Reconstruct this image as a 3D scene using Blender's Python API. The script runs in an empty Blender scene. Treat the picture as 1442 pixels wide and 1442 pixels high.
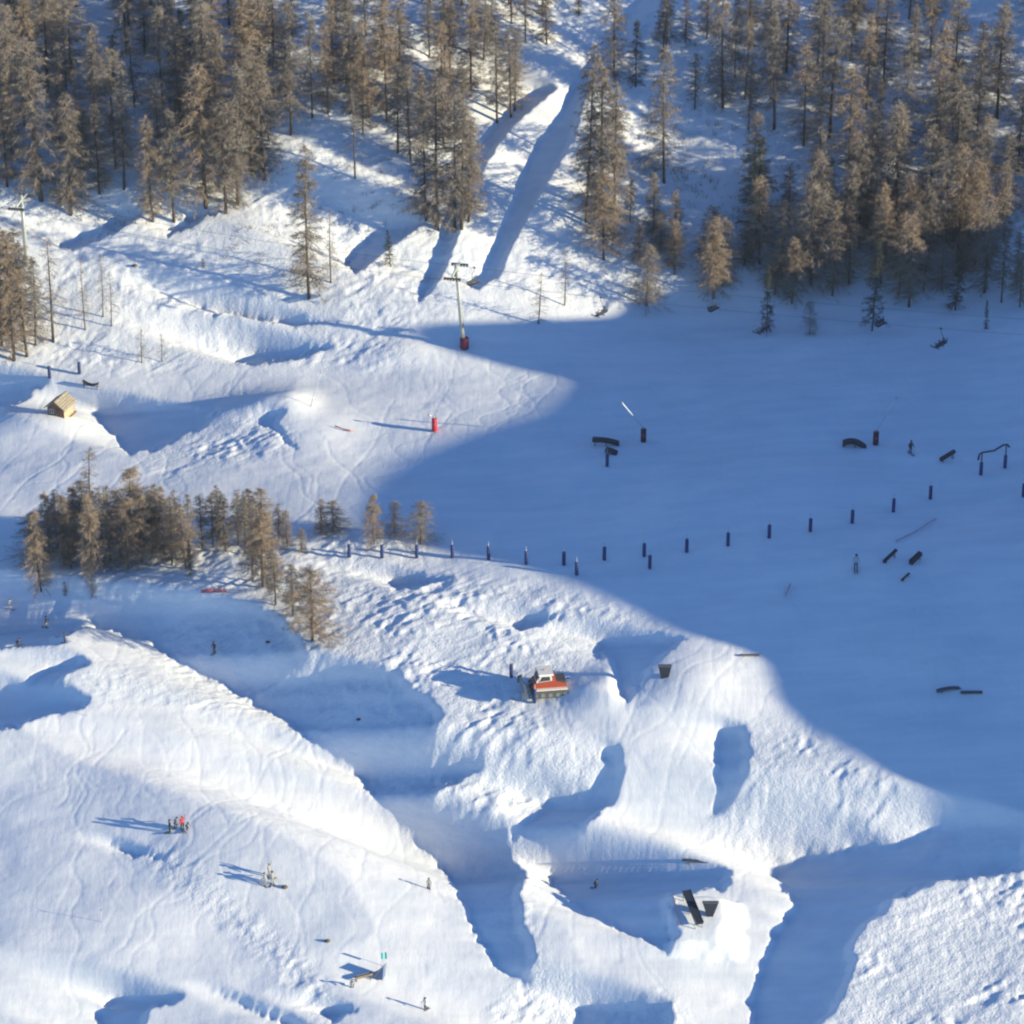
import bpy, math, random
import numpy as np
from mathutils import Vector, Matrix

S = bpy.context.scene
COL = S.collection
R = math.radians

# ---------------------------------------------------------------- camera, sky, sun, exposure
PITCH = R(28.0); DIST = 520.0; FPX = 5200.0            # FPX: focal length in photo pixels (1442 wide)
CAM = np.array([0.0, -DIST*math.cos(PITCH), DIST*math.sin(PITCH)])
cd = bpy.data.cameras.new('camera'); cam = bpy.data.objects.new('camera', cd); COL.objects.link(cam)
cam.location = CAM; cam.rotation_euler = (math.pi/2-PITCH, 0, 0)
cd.sensor_width = 36; cd.angle = 2*math.atan(721/FPX); cd.clip_start = 1; cd.clip_end = 6000
S.camera = cam

SUN_EL = math.atan(0.25); T = math.tan(SUN_EL)
TH = math.atan(0.36)                                   # the sun stands to the right, a little towards the viewer
ES = np.array([-math.cos(TH), math.sin(TH)])           # ground direction in which shadows fall
ET = np.array([math.sin(TH), math.cos(TH)])
sun_dir = Vector((math.cos(TH)*math.cos(SUN_EL), -math.sin(TH)*math.cos(SUN_EL), math.sin(SUN_EL)))
sl = bpy.data.lights.new('sun', 'SUN'); sun = bpy.data.objects.new('sun', sl); COL.objects.link(sun)
sl.energy = 3.65; sl.angle = R(0.5); sl.color = (1.0, 0.87, 0.58)
sun.rotation_euler = sun_dir.to_track_quat('Z', 'Y').to_euler()
sun.location = (150, -80, 150)

W = bpy.data.worlds.new('World'); S.world = W; W.use_nodes = True
nt = W.node_tree; bgn = nt.nodes['Background']
sky = nt.nodes.new('ShaderNodeTexSky'); sky.sky_type = 'NISHITA'; sky.sun_disc = False
sky.sun_elevation = SUN_EL; sky.sun_rotation = math.atan2(sun_dir.x, sun_dir.y)
sky.altitude = 2000; sky.air_density = 1.0; sky.dust_density = 0.0; sky.ozone_density = 6.0
nt.links.new(sky.outputs[0], bgn.inputs[0]); bgn.inputs[1].default_value = 0.092
S.view_settings.view_transform = 'Standard'; S.view_settings.look = 'None'
S.view_settings.gamma = 1; S.view_settings.use_curve_mapping = False
S.view_settings.exposure = 1.2
S.render.engine = 'CYCLES'
S.cycles.max_bounces = 4; S.cycles.diffuse_bounces = 1
S.cycles.filter_width = 2.2
S.cycles.volume_bounces = 0

# ---------------------------------------------------------------- materials
MATS = {}
def mat(name, col, rough=0.7, metal=0.0, var=0.12, scale=3.0):
    if name in MATS: return MATS[name]
    m = bpy.data.materials.new(name); m.use_nodes = True; n = m.node_tree
    b = n.nodes['Principled BSDF']; b.inputs['Roughness'].default_value = rough; b.inputs['Metallic'].default_value = metal
    tc = n.nodes.new('ShaderNodeTexCoord'); no = n.nodes.new('ShaderNodeTexNoise'); no.inputs['Scale'].default_value = scale
    no.inputs['Detail'].default_value = 4
    r = n.nodes.new('ShaderNodeValToRGB')
    lo = [max(0, c*(1-var)) for c in col]; hi = [min(1, c*(1+var)) for c in col]
    r.color_ramp.elements[0].position = 0.3; r.color_ramp.elements[1].position = 0.7
    r.color_ramp.elements[0].color = (*lo, 1); r.color_ramp.elements[1].color = (*hi, 1)
    n.links.new(tc.outputs['Object'], no.inputs['Vector']); n.links.new(no.outputs['Fac'], r.inputs['Fac'])
    n.links.new(r.outputs['Color'], b.inputs['Base Color'])
    MATS[name] = m; return m

def snow_material():
    m = bpy.data.materials.new('snow'); m.use_nodes = True; n = m.node_tree; L = n.links.new
    b = n.nodes['Principled BSDF']; b.inputs['Roughness'].default_value = 0.75
    b.inputs['Specular IOR Level'].default_value = 0.15
    tc = n.nodes.new('ShaderNodeTexCoord')
    at = n.nodes.new('ShaderNodeAttribute'); at.attribute_name = 'chop'
    def noise(scale, detail, vec):
        x = n.nodes.new('ShaderNodeTexNoise'); x.inputs['Scale'].default_value = scale; x.inputs['Detail'].default_value = detail
        x.inputs['Roughness'].default_value = 0.6; L(vec, x.inputs['Vector']); return x
    col = noise(0.08, 5, tc.outputs['Object'])
    rp = n.nodes.new('ShaderNodeValToRGB')
    rp.color_ramp.elements[0].position = 0.33; rp.color_ramp.elements[1].position = 0.6
    rp.color_ramp.elements[0].color = (0.72, 0.775, 0.84, 1); rp.color_ramp.elements[1].color = (0.885, 0.905, 0.935, 1)
    mpc = n.nodes.new('ShaderNodeMapping'); mpc.inputs['Rotation'].default_value = (0, 0, R(-14)); mpc.inputs['Scale'].default_value = (0.07, 0.6, 1)
    L(tc.outputs['Object'], mpc.inputs['Vector']); ice = noise(0.7, 5, mpc.outputs['Vector'])
    mxx = n.nodes.new('ShaderNodeMath'); mxx.operation = 'MULTIPLY_ADD'; mxx.inputs[1].default_value = 0.5; L(ice.outputs['Fac'], mxx.inputs[0])
    hlf = n.nodes.new('ShaderNodeMath'); hlf.operation = 'MULTIPLY'; hlf.inputs[1].default_value = 0.5; L(col.outputs['Fac'], hlf.inputs[0]); L(hlf.outputs[0], mxx.inputs[2])
    L(mxx.outputs[0], rp.inputs['Fac']); L(rp.outputs['Color'], b.inputs['Base Color'])
    n1 = noise(0.9, 6, tc.outputs['Object'])
    n2 = noise(3.0, 4, tc.outputs['Object'])
    mp = n.nodes.new('ShaderNodeMapping'); mp.inputs['Rotation'].default_value = (0, 0, R(12)); mp.inputs['Scale'].default_value = (1.6, 0.16, 1)
    L(tc.outputs['Object'], mp.inputs['Vector'])
    n3 = noise(1.0, 5, mp.outputs['Vector'])            # ski tracks running down the slope
    def mathn(op, a, bb):
        x = n.nodes.new('ShaderNodeMath'); x.operation = op
        for i, v in enumerate((a, bb)):
            if isinstance(v, (int, float)): x.inputs[i].default_value = v
            else: L(v, x.inputs[i])
        return x.outputs[0]
    h = mathn('ADD', mathn('MULTIPLY', n1.outputs['Fac'], 0.10), mathn('MULTIPLY', n2.outputs['Fac'], 0.05))
    h = mathn('MULTIPLY', h, mathn('ADD', mathn('MULTIPLY', at.outputs['Fac'], 2.4), 0.45))
    h = mathn('ADD', h, mathn('MULTIPLY', n3.outputs['Fac'], 0.035))
    bp = n.nodes.new('ShaderNodeBump'); bp.inputs['Strength'].default_value = 0.8; bp.inputs['Distance'].default_value = 1.0
    L(h, bp.inputs['Height']); L(bp.outputs['Normal'], b.inputs['Normal'])
    return m
SNOW = snow_material()

# ---------------------------------------------------------------- terrain
rs = np.random.RandomState(7)
class Noise:
    def __init__(s, seed): s.g = np.random.RandomState(seed).rand(512, 512).astype(np.float32)*2-1
    def __call__(s, x, y):
        xi = np.floor(x).astype(np.int32); yi = np.floor(y).astype(np.int32)
        fx = x-xi; fy = y-yi; fx = fx*fx*fx*(fx*(fx*6-15)+10); fy = fy*fy*fy*(fy*(fy*6-15)+10)
        a = s.g[xi & 511, yi & 511]; b = s.g[(xi+1) & 511, yi & 511]; c = s.g[xi & 511, (yi+1) & 511]; d = s.g[(xi+1) & 511, (yi+1) & 511]
        return (a*(1-fx)+b*fx)*(1-fy)+(c*(1-fx)+d*fx)*fy
N1, N2, N3, N4 = Noise(1), Noise(2), Noise(3), Noise(4)

def project(x, y, z):
    dx = x-CAM[0]; dy = y-CAM[1]; dz = z-CAM[2]
    dep = dy*math.cos(PITCH)-dz*math.sin(PITCH); up = dy*math.sin(PITCH)+dz*math.cos(PITCH)
    return 721+FPX*dx/dep, 721-FPX*up/dep

def softplus(v, k): return k*np.logaddexp(0, v/k)
BLOCKS = []
LUMPS = []                                              # (x, y, radius_x, radius_y, height) of snow mounds
def base(x, y):
    foot = 52+8*np.tanh((x-15)/22)
    z = 0.03*y + 0.22*(-softplus(-(y+24), 6)) + 0.52*softplus(y-foot, 5) + 0.10*150*np.tanh(x/150)
    z = z + 0.9*N1(x/31+7, y/27+3) + 0.28*N2(x/12, y/11)*(1+0.8*np.clip((y-40)/20, 0, 1))
    for (lx, ly, rx, ry, h) in LUMPS:
        ra, rb = rx if isinstance(rx, tuple) else (rx, rx)    # radius away from the sun, radius towards it
        d2 = ((x-lx)/np.where(x < lx, ra, rb))**2+((y-ly)/ry)**2
        z = z + h*np.exp(-d2)
    for (lx, ly, hx, hy, rot, h) in BLOCKS:              # flat-topped blocks of packed snow
        u = (x-lx)*math.cos(rot)+(y-ly)*math.sin(rot); v = -(x-lx)*math.sin(rot)+(y-ly)*math.cos(rot)
        k = np.minimum(np.clip((hx-np.abs(u)+0.4*N3(x/1.5, y/1.5))/np.where(u > 0, 4.0, 0.8), 0, 1), np.clip((hy-np.abs(v)+0.4*N4(x/1.5, y/1.5))/1.2, 0, 1))
        z = z + h*k*k*(3-2*k)
    return z

# areas shaded by banks or standing for cast shadows, dug into the terrain's shape, traced once and laid down on the ground
SHADE = {
 'gully': [(112,872),(170,892),(215,905),(255,935),(300,955),(345,985),(400,1015),(450,1050),(505,1080),(496,1088),(520,1115),(545,1135),(565,1165),(600,1200),(635,1240),(660,1280),(670,1310),(690,1345),(720,1375),(748,1388),(742,1362),(752,1345),(738,1300),(730,1255),(738,1235),(720,1205),(706,1188),(712,1172),(670,1168),(640,1158),(612,1140),(606,1112),(640,1098),(690,1080),(640,1082),(580,1088),(560,1060),(600,1040),(622,1005),(600,985),(560,950),(505,938),(480,941),(440,952),(400,965),(362,979),(400,952),(432,922),(428,905),(400,870),(350,852),(300,845),(220,850),(160,862)],
 'bowl': [(870,1050),(878,1090),(864,1130),(806,1172),(782,1186),(740,1180),(705,1172),(770,1148),(775,1130),(828,1118),(852,1085),(850,1060)],
 'knoll': [(826,898),(966,897),(922,935),(880,985),(871,965),(866,928),(856,918),(836,930),(850,912)],
 'slot': [(1010,1036),(1022,1026),(1052,1022),(1053,1090),(1040,1120),(998,1152),(1010,1110),(1016,1080)],
 'table': [(765,1230),(850,1222),(1028,1226),(1026,1250),(946,1258),(944,1290),(958,1316),(940,1338),(890,1315),(822,1282),(790,1258)],
 'right_bank': [(1094,1225),(1130,1212),(1210,1192),(1262,1190),(1322,1166),(1450,1150),(1450,1225),(1330,1240),(1260,1265),(1230,1290),(1196,1325),(1202,1362),(1180,1415),(1150,1442),(1140,1560),(1055,1560),(1062,1410),(1086,1340),(1090,1312),(1130,1277),(1096,1242)],
 'bottom': [(795,1500),(812,1420),(870,1416),(946,1414),(952,1500)],
 'jump': [(130,577),(188,566),(240,572),(318,576),(285,600),(240,625),(182,640),(155,610)],
 'lip': [(364,592),(385,580),(402,574),(384,598),(428,636),(400,622)],
 'left_hollow': [(-60,1000),(0,982),(60,950),(115,924),(122,932),(75,962),(130,985),(110,996),(60,1008),(0,1026),(-60,1042)],
 'low_left': [(130,1470),(140,1430),(165,1412),(205,1402),(262,1400),(215,1420),(195,1470)],
 'notch': [(150,1187),(196,1194),(231,1207),(205,1206),(172,1203)],
 
 'trench': [(322,510),(360,500),(440,490),(470,486),(400,508),(360,513)],
 'hut_shadow': [(-60,548),(20,542),(75,530),(70,540),(48,545),(40,560),(0,580),(-60,600)],  # the hut's cast shadow, dug into the ground as a dip
 'dip': [(720,884),(745,872),(790,864),(765,880),(735,890)],
 'rut': [(275,1383),(330,1402),(400,1428),(450,1450),(470,1480),(430,1460),(390,1438),(330,1410)],
 'rut_two': [(455,1428),(480,1416),(500,1424),(470,1436)],
 'path_bank': [(-60,868),(60,866),(150,852),(60,862),(-60,872)],
 'path_edge': [(-60,890),(70,880),(130,880),(80,896),(92,908),(-60,912)],
 'crest': [(550,822),(575,812),(640,812),(600,822),(560,830)],
 'lane_left': [(80,350),(140,325),(170,300),(185,290),(205,300),(150,330),(100,352)],
 'cut': [(232,335),(262,315),(300,292),(305,296),(265,322)],
 'shadow_streak': [(268,420),(300,432),(360,446),(420,450),(480,452),(420,458),(340,448),(290,434)],  # streak of cast shadow, sunk into the slope's shape
 'hill_hollow': [(485,370),(520,335),(590,300),(600,312),(550,345),(500,385)],
 'lane_shade': [(722,342),(764,262),(808,192),(822,140),(860,85),(930,40),(985,-30),(925,-30),(850,60),(808,118),(788,165),(756,205),(734,255),(716,300),(702,335),(680,385),(658,402),(672,406),(700,388)],  # bank dug along the lane so that it lies in shade
 'strip_edge': [(786,122),(738,160),(708,190),(686,225),(670,262),(652,305),(638,345),(622,385),(600,415),(588,425),(602,390),(618,345),(632,302),(648,260),(664,222),(688,184),(722,152),(774,116)],
}
# the wide afternoon shade that the mountain to the right throws across the run
VALLEY = [(880,425),(862,446),(700,452),(570,456),(575,480),(640,498),(800,512),(792,542),(745,585),(645,612),(560,648),(505,690),(490,740),(620,775),(700,787),(762,802),(880,852),(966,897),(1060,912),(1086,945),(1092,985),(1150,1030),(1240,1080),(1330,1138),(1442,1165),(1900,1260),(1900,150),(1442,230),(1300,310),(1150,345),(1050,345),(965,400)]
ROUGH = [  # choppy, tracked-out snow
 ([(120,870),(350,850),(560,940),(620,1010),(740,1240),(750,1390),(650,1260),(500,1090)], 0.5),
 ([(480,800),(640,815),(780,830),(960,892),(830,905),(800,960),(720,1000),(850,1050),(870,1060),(840,1110),(780,1140),(620,1170),(600,1110),(640,1010),(560,940),(440,950),(420,900),(470,840)], 0.75),
 ([(1040,1030),(1100,1010),(1330,1140),(1442,1160),(1442,1200),(1100,1220),(1000,1190),(1000,1150),(1052,1110)], 0.55),
 ([(1200,1330),(1260,1270),(1442,1215),(1600,1250),(1600,1560),(1140,1560)], 0.95),
 ([(640,1180),(780,1190),(740,1235),(735,1260),(760,1350),(860,1420),(960,1400),(960,1480),(740,1480),(690,1420),(740,1380),(730,1260)], 0.8),
 ([(60,920),(330,960),(350,985),(300,1000),(160,990),(60,940)], 0.5),
 ([(190,1190),(260,1210),(330,1270),(420,1340),(480,1420),(440,1430),(380,1350),(240,1240)], 0.8),
 ([(180,640),(330,580),(380,570),(420,620),(330,650),(230,665)], 0.7),
 ([(-60,-200),(640,-200),(660,300),(560,500),(280,520),(0,520),(-60,500)], 0.5),
 ([(820,-200),(1900,-200),(1900,420),(1100,380),(960,380),(820,380)], 0.8),
 ([(380,500),(520,480),(640,505),(520,520),(360,520)], 0.5),
 ([(60,760),(480,740),(620,770),(460,860),(380,840),(200,850),(60,850)], 0.5),
 ([(560,330),(860,330),(860,460),(480,440)], 0.4),
]
RM = 600; RS = 2                                       # raster margin and step, in photo pixels
RN = (1442+2*RM)//RS
def raster(poly):
    p = np.array(poly, float); q = np.roll(p, -1, 0)
    out = np.zeros((RN, RN), bool); xs = np.arange(RN)*RS-RM+0.5
    for r in range(RN):
        y = r*RS-RM+0.37
        k = (p[:, 1] <= y) != (q[:, 1] <= y)
        if not k.any(): continue
        a, b = p[k], q[k]
        for xc in a[:, 0]+(y-a[:, 1])*(b[:, 0]-a[:, 0])/(b[:, 1]-a[:, 1]): out[r] ^= xs > xc
    return out
def blur(a, n):
    for _ in range(2):
        for ax in (0, 1):
            c = np.cumsum(np.pad(a, [(n+1, n) if k == ax else (0, 0) for k in (0, 1)], mode='edge'), axis=ax)
            w = 2*n+1
            a = (np.take(c, range(w, c.shape[ax]), ax)-np.take(c, range(0, c.shape[ax]-w), ax))/w
    return a
def sample(ras, px, py):
    i = np.clip(((py+RM)/RS).astype(int), 0, RN-1); j = np.clip(((px+RM)/RS).astype(int), 0, RN-1)
    return ras[i, j]
shade_r = np.zeros((RN, RN), bool)
for p in SHADE.values(): shade_r |= raster(p)
valley_r = raster(VALLEY)
rough_r = np.zeros((RN, RN))
for p, w in ROUGH: rough_r = np.maximum(rough_r, raster(p)*w)
rough_r = blur(rough_r, 7)

DS = 0.3
s_ax = np.arange(-150, 170, DS); t_ax = np.arange(-140, 150, DS)
SS, TT = np.meshgrid(s_ax, t_ax, indexing='ij')
GX = SS*ES[0]+TT*ET[0]; GY = SS*ES[1]+TT*ET[1]

def roughly_at(px, py):                                 # first guess of the ground point, used to lay out the mounds
    d = np.array([(px-721)/FPX, math.cos(PITCH)-(py-721)/FPX*-0+(-(py-721)/FPX)*math.sin(PITCH), -math.sin(PITCH)-(py-721)/FPX*math.cos(PITCH)])
    k = np.linspace(360, 760, 4000); P = CAM[:, None]+d[:, None]*k
    hit = np.argmax(P[2] < base(P[0], P[1])); return P[0][hit], P[1][hit]
lumps = [(450, 605, (9, 6), 6, 1.0), (40, 600, 9, 6, 1.6), (100, 590, 6, 5, 1.0), (960, 960, 8, 9, 1.6), (853, 968, (5.0, 2.2), 4.0, 1.9), (402, 582, (12.0, 4.5), 5.0, 2.6),
         (1080, 1260, 6, 8, 0.6), (560, 650, 14, 9, -0.8), (560, 500, 6, 3, 0.8), (300, 1180, 25, 20, 1.2), (640, 870, 14, 8, 0.8), (700, 1110, 8, 8, 0.6)]
_l = [(*roughly_at(a, b), rx, ry, h) for a, b, rx, ry, h in lumps]; BLOCKS = [(*roughly_at(998, 1290), 5.0, 4.6, -0.08, 1.5)]; LUMPS = _l

Z0 = base(GX, GY)
G0 = Z0+T*SS
warp_x = 5*N3(GX/2.2, GY/2.2)+3*N4(GX/0.8, GY/0.8); warp_y = 4*N3(GX/2.2+90, GY/2.2)+2*N4(GX/0.8+50, GY/0.8)
_w = np.where((GY > 46) & (GX > -25) & (GX < 30), 0.25, 1.0); warp_x *= _w; warp_y *= _w       # the lane is machine-cut, its edges straight
G = np.empty_like(G0); g_prev = G0[0].copy(); g_max = g_prev.copy(); run = np.zeros(len(t_ax)); c = np.zeros(len(t_ax))
valley_end = np.full(len(t_ax), np.nan)
for i in range(len(s_ax)):
    px, py = project(GX[i], GY[i], Z0[i]-c)
    sh = sample(shade_r, px+warp_x[i], py+warp_y[i])
    step = np.zeros(len(t_ax)) if i == 0 else np.maximum(G0[i]-G0[i-1], 0.004)
    run = np.where(sh, run+DS, 0)
    cs = c
    cs = 0.5*cs+0.25*(np.roll(cs, 1)+np.roll(cs, -1))         # banks slump sideways
    cs = np.minimum(cs, c+0.25)
    climb = np.where(g_prev < g_max-0.01, np.minimum(g_max, g_prev+1.1*DS), g_prev)   # a steep little step where the shade ends
    cs = np.maximum(cs-(0.09+0.028*np.clip(cs, 0, 4))*DS, 0)
    lit = np.minimum(np.maximum(G0[i]-cs, np.minimum(climb+0.02*DS, G0[i])), climb+step+0.25*DS)
    lit = np.minimum(lit, G0[i])
    dark = np.minimum(G0[i]-cs*0.6, g_max-0.05-0.65*np.minimum(run/1.2, 1))
    g = np.where(sh, dark, lit)
    G[i] = g; g_prev = g; g_max = np.maximum(g_max, g); c = G0[i]-g
    vx, vy = project(GX[i], GY[i], Z0[i]-c)
    v = sample(valley_r, vx, vy)
    valley_end = np.where(v, g_max, valley_end)
CUT = G0-G                                              # how far the gullies and banks are dug into the base slope
def gauss(a, sig, ax):
    n = int(3*sig/DS)+1; k = np.exp(-0.5*(np.arange(-n, n+1)*DS/sig)**2); k /= k.sum()
    return np.apply_along_axis(lambda v: np.convolve(np.pad(v, n, mode='edge'), k, 'valid'), ax, a)
CUT = gauss(gauss(CUT, 0.28, 1), 0.1, 0)

def bil(F, x, y):
    s = x*ES[0]+y*ES[1]; t = x*ET[0]+y*ET[1]
    u = np.clip((s-s_ax[0])/DS, 0, len(s_ax)-1.001); v = np.clip((t-t_ax[0])/DS, 0, len(t_ax)-1.001)
    i = u.astype(int); j = v.astype(int); fu = u-i; fv = v-j
    return (F[i, j]*(1-fu)+F[i+1, j]*fu)*(1-fv)+(F[i, j+1]*(1-fu)+F[i+1, j+1]*fu)*fv
def relief(x, y, rg):
    a = 0.075*N1(x/6.1, y/4.3)+0.035*N2(x/2.3, y/1.9)+0.012*N3(x/0.9, y/0.8)
    q = x*0.97+y*0.22; w = -x*0.22+y*0.97              # chop stretched a little along the fall line
    al = x*0.86+y*0.5; ac = -x*0.5+y*0.86               # chop drawn out into short ridges, as skis and groomers leave it
    al = al+0.9*N1(x/5, y/5)
    rid = lambda n: 0.35-np.abs(n)
    b = 0.26*rid(N3(al/4.4, ac/1.7))+0.20*rid(N4(al/1.9, ac/0.9))+0.12*rid(N2(q/1.3, w/2.0))+0.09*N1(q/0.8, w/0.7)+0.12*N2(q/4.0, w/5.0)
    return a+rg*b*(0.3+1.0*np.clip(0.5+1.4*N2(x/7.3, y/6.1), 0, 1))
def height(x, y):
    x = np.asarray(x, float); y = np.asarray(y, float)
    z = base(x, y)-bil(CUT, x, y)
    px, py = project(x, y, z); rg = sample(rough_r, px, py)
    return z+relief(x, y, rg)

xc = np.arange(-92, 92.01, 0.24); yc = np.arange(-122, 122.01, 0.27)
def widen(a, lo, hi):
    l = [a[0]]; d = a[1]-a[0]
    while l[-1] > lo: d *= 1.25; l.append(l[-1]-d)
    h = [a[-1]]; d = a[1]-a[0]
    while h[-1] < hi: d *= 1.25; h.append(h[-1]+d)
    return np.concatenate([l[:0:-1], a, h[1:]])
XS = widen(xc, -420, 420); YS = widen(yc, -680, 300)
MX, MY = np.meshgrid(XS, YS, indexing='ij')
Zb = base(MX, MY)-bil(CUT, MX, MY)
pxm, pym = project(MX, MY, Zb); RG = sample(rough_r, pxm, pym)*(np.abs(MX) < 120)*(np.abs(MY) < 150)
MZ = Zb+relief(MX, MY, RG)

# ski and snowboard tracks pressed into the snow, winding down the slopes
tr_ = np.random.RandomState(21)
def press(x, y, depth):
    i = np.searchsorted(XS, x); j = np.searchsorted(YS, y); ok_ = (np.abs(x) < 90) & (np.abs(y) < 120)
    DENT[i[ok_], j[ok_]] = np.maximum(DENT[i[ok_], j[ok_]], depth)
DENT = np.zeros_like(MZ)
for (x0, x1, y0, y1, n, wig) in [(-85, 5, -95, -22, 75, 2.5), (5, 60, -80, -25, 45, 2.0), (-70, 72, -25, 45, 60, 4.0), (-75, -5, 30, 70, 22, 3.0)]:
    for _ in range(n):
        x = tr_.uniform(x0, x1); y = y1-abs(tr_.randn())*0.25*(y1-y0); ln = tr_.uniform(15, 60); a = math.pi*1.5+tr_.randn()*0.45
        u = np.arange(0, ln, 0.08); wv = tr_.uniform(7, 20); ph = tr_.rand()*6.3; am = wig*tr_.uniform(0.05, 0.5)
        side_ = am*np.sin(u*2*math.pi/wv+ph)
        press(x+u*math.cos(a)-side_*math.sin(a), y+u*math.sin(a)+side_*math.cos(a), tr_.uniform(0.015, 0.06))
DENT[1:-1, 1:-1] = 0.5*DENT[1:-1, 1:-1]+0.125*(DENT[:-2, 1:-1]+DENT[2:, 1:-1]+DENT[1:-1, :-2]+DENT[1:-1, 2:])
MZ = MZ-DENT

def grid_object(name, X, Y, Z, material):
    a, b = X.shape
    me = bpy.data.meshes.new(name); co = np.stack([X, Y, Z], -1).reshape(-1, 3).astype(np.float32)
    me.vertices.add(a*b); me.vertices.foreach_set('co', co.ravel())
    i, j = np.meshgrid(np.arange(a-1), np.arange(b-1), indexing='ij'); k = (i*b+j).ravel()
    q = np.stack([k, k+b, k+b+1, k+1], -1).astype(np.int32)
    me.loops.add(q.size); me.loops.foreach_set('vertex_index', q.ravel())
    me.polygons.add(len(q)); me.polygons.foreach_set('loop_start', (np.arange(len(q))*4).astype(np.int32))
    me.polygons.foreach_set('use_smooth', np.ones(len(q), bool))
    me.update(calc_edges=True); me.materials.append(material)
    o = bpy.data.objects.new(name, me); COL.objects.link(o); o['kind'] = 'structure'
    return o
ground = grid_object('snow_slope', MX, MY, MZ, SNOW)
at = ground.data.attributes.new('chop', 'FLOAT', 'POINT'); at.data.foreach_set('value', RG.astype(np.float32).ravel())

# the mountain shoulder to the right, outside the view, that shades the run
S_R = -165.0
ok = ~np.isnan(valley_end)
ve = np.interp(t_ax, t_ax[ok], valley_end[ok]); edge0, edge1 = t_ax[ok][0], t_ax[ok][-1]
ve = ve-0.9*np.clip(edge0-t_ax, 0, 60)-0.35*np.clip(t_ax-edge1, 0, 60)
ve = gauss(ve, 1.0, 0)
rt = np.arange(-135, 145, 0.6); rsx = np.arange(-60, 61, 2.0)
crest = np.interp(rt, t_ax, ve)-T*S_R+0.1
RT, RO = np.meshgrid(rt, rsx, indexing='ij')
drop = 0.85*(np.sqrt(RO**2+9)-3)
drop = drop*(1+0.1*N1(RT/14, RO/14))+0.5*np.minimum(np.abs(RO)/10, 1)*N2(RT/6, RO/6)
RZ = crest[:, None]-drop
RX = (S_R+RO)*ES[0]+RT*ET[0]; RY = (S_R+RO)*ES[1]+RT*ET[1]
ridge = grid_object('ridge', RX, RY, RZ, SNOW)

def at_px(pts):                                         # where a line of sight meets the ground
    pts = np.asarray(pts, float).reshape(-1, 2); v = -(pts[:, 1]-721)/FPX
    D = np.stack([(pts[:, 0]-721)/FPX, math.cos(PITCH)+v*math.sin(PITCH), -math.sin(PITCH)+v*math.cos(PITCH)], -1)
    lo = np.full(len(pts), 360.0); done = np.zeros(len(pts), bool); hi = np.full(len(pts), 800.0)
    for k in np.arange(360, 800, 1.0):
        P = CAM+D*k; h = P[:, 2] < height(P[:, 0], P[:, 1])
        new = h & ~done; hi[new] = k; lo[new] = k-1; done |= h
        if done.all(): break
    for _ in range(10):
        mid = (lo+hi)/2; P = CAM+D*mid[:, None]; h = P[:, 2] < height(P[:, 0], P[:, 1])
        hi = np.where(h, mid, hi); lo = np.where(h, lo, mid)
    return CAM+D*hi[:, None]
def gp(px, py):
    return Vector(at_px([(px, py)])[0])
def gz(x, y): return float(height(np.array([x]), np.array([y]))[0])
def metres(hpx, p):                                     # picture height in photo pixels -> metres for an upright thing at p
    dep = (p[1]-CAM[1])*math.cos(PITCH)-(p[2]-CAM[2])*math.sin(PITCH)
    return hpx*dep/FPX/math.cos(PITCH)

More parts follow.
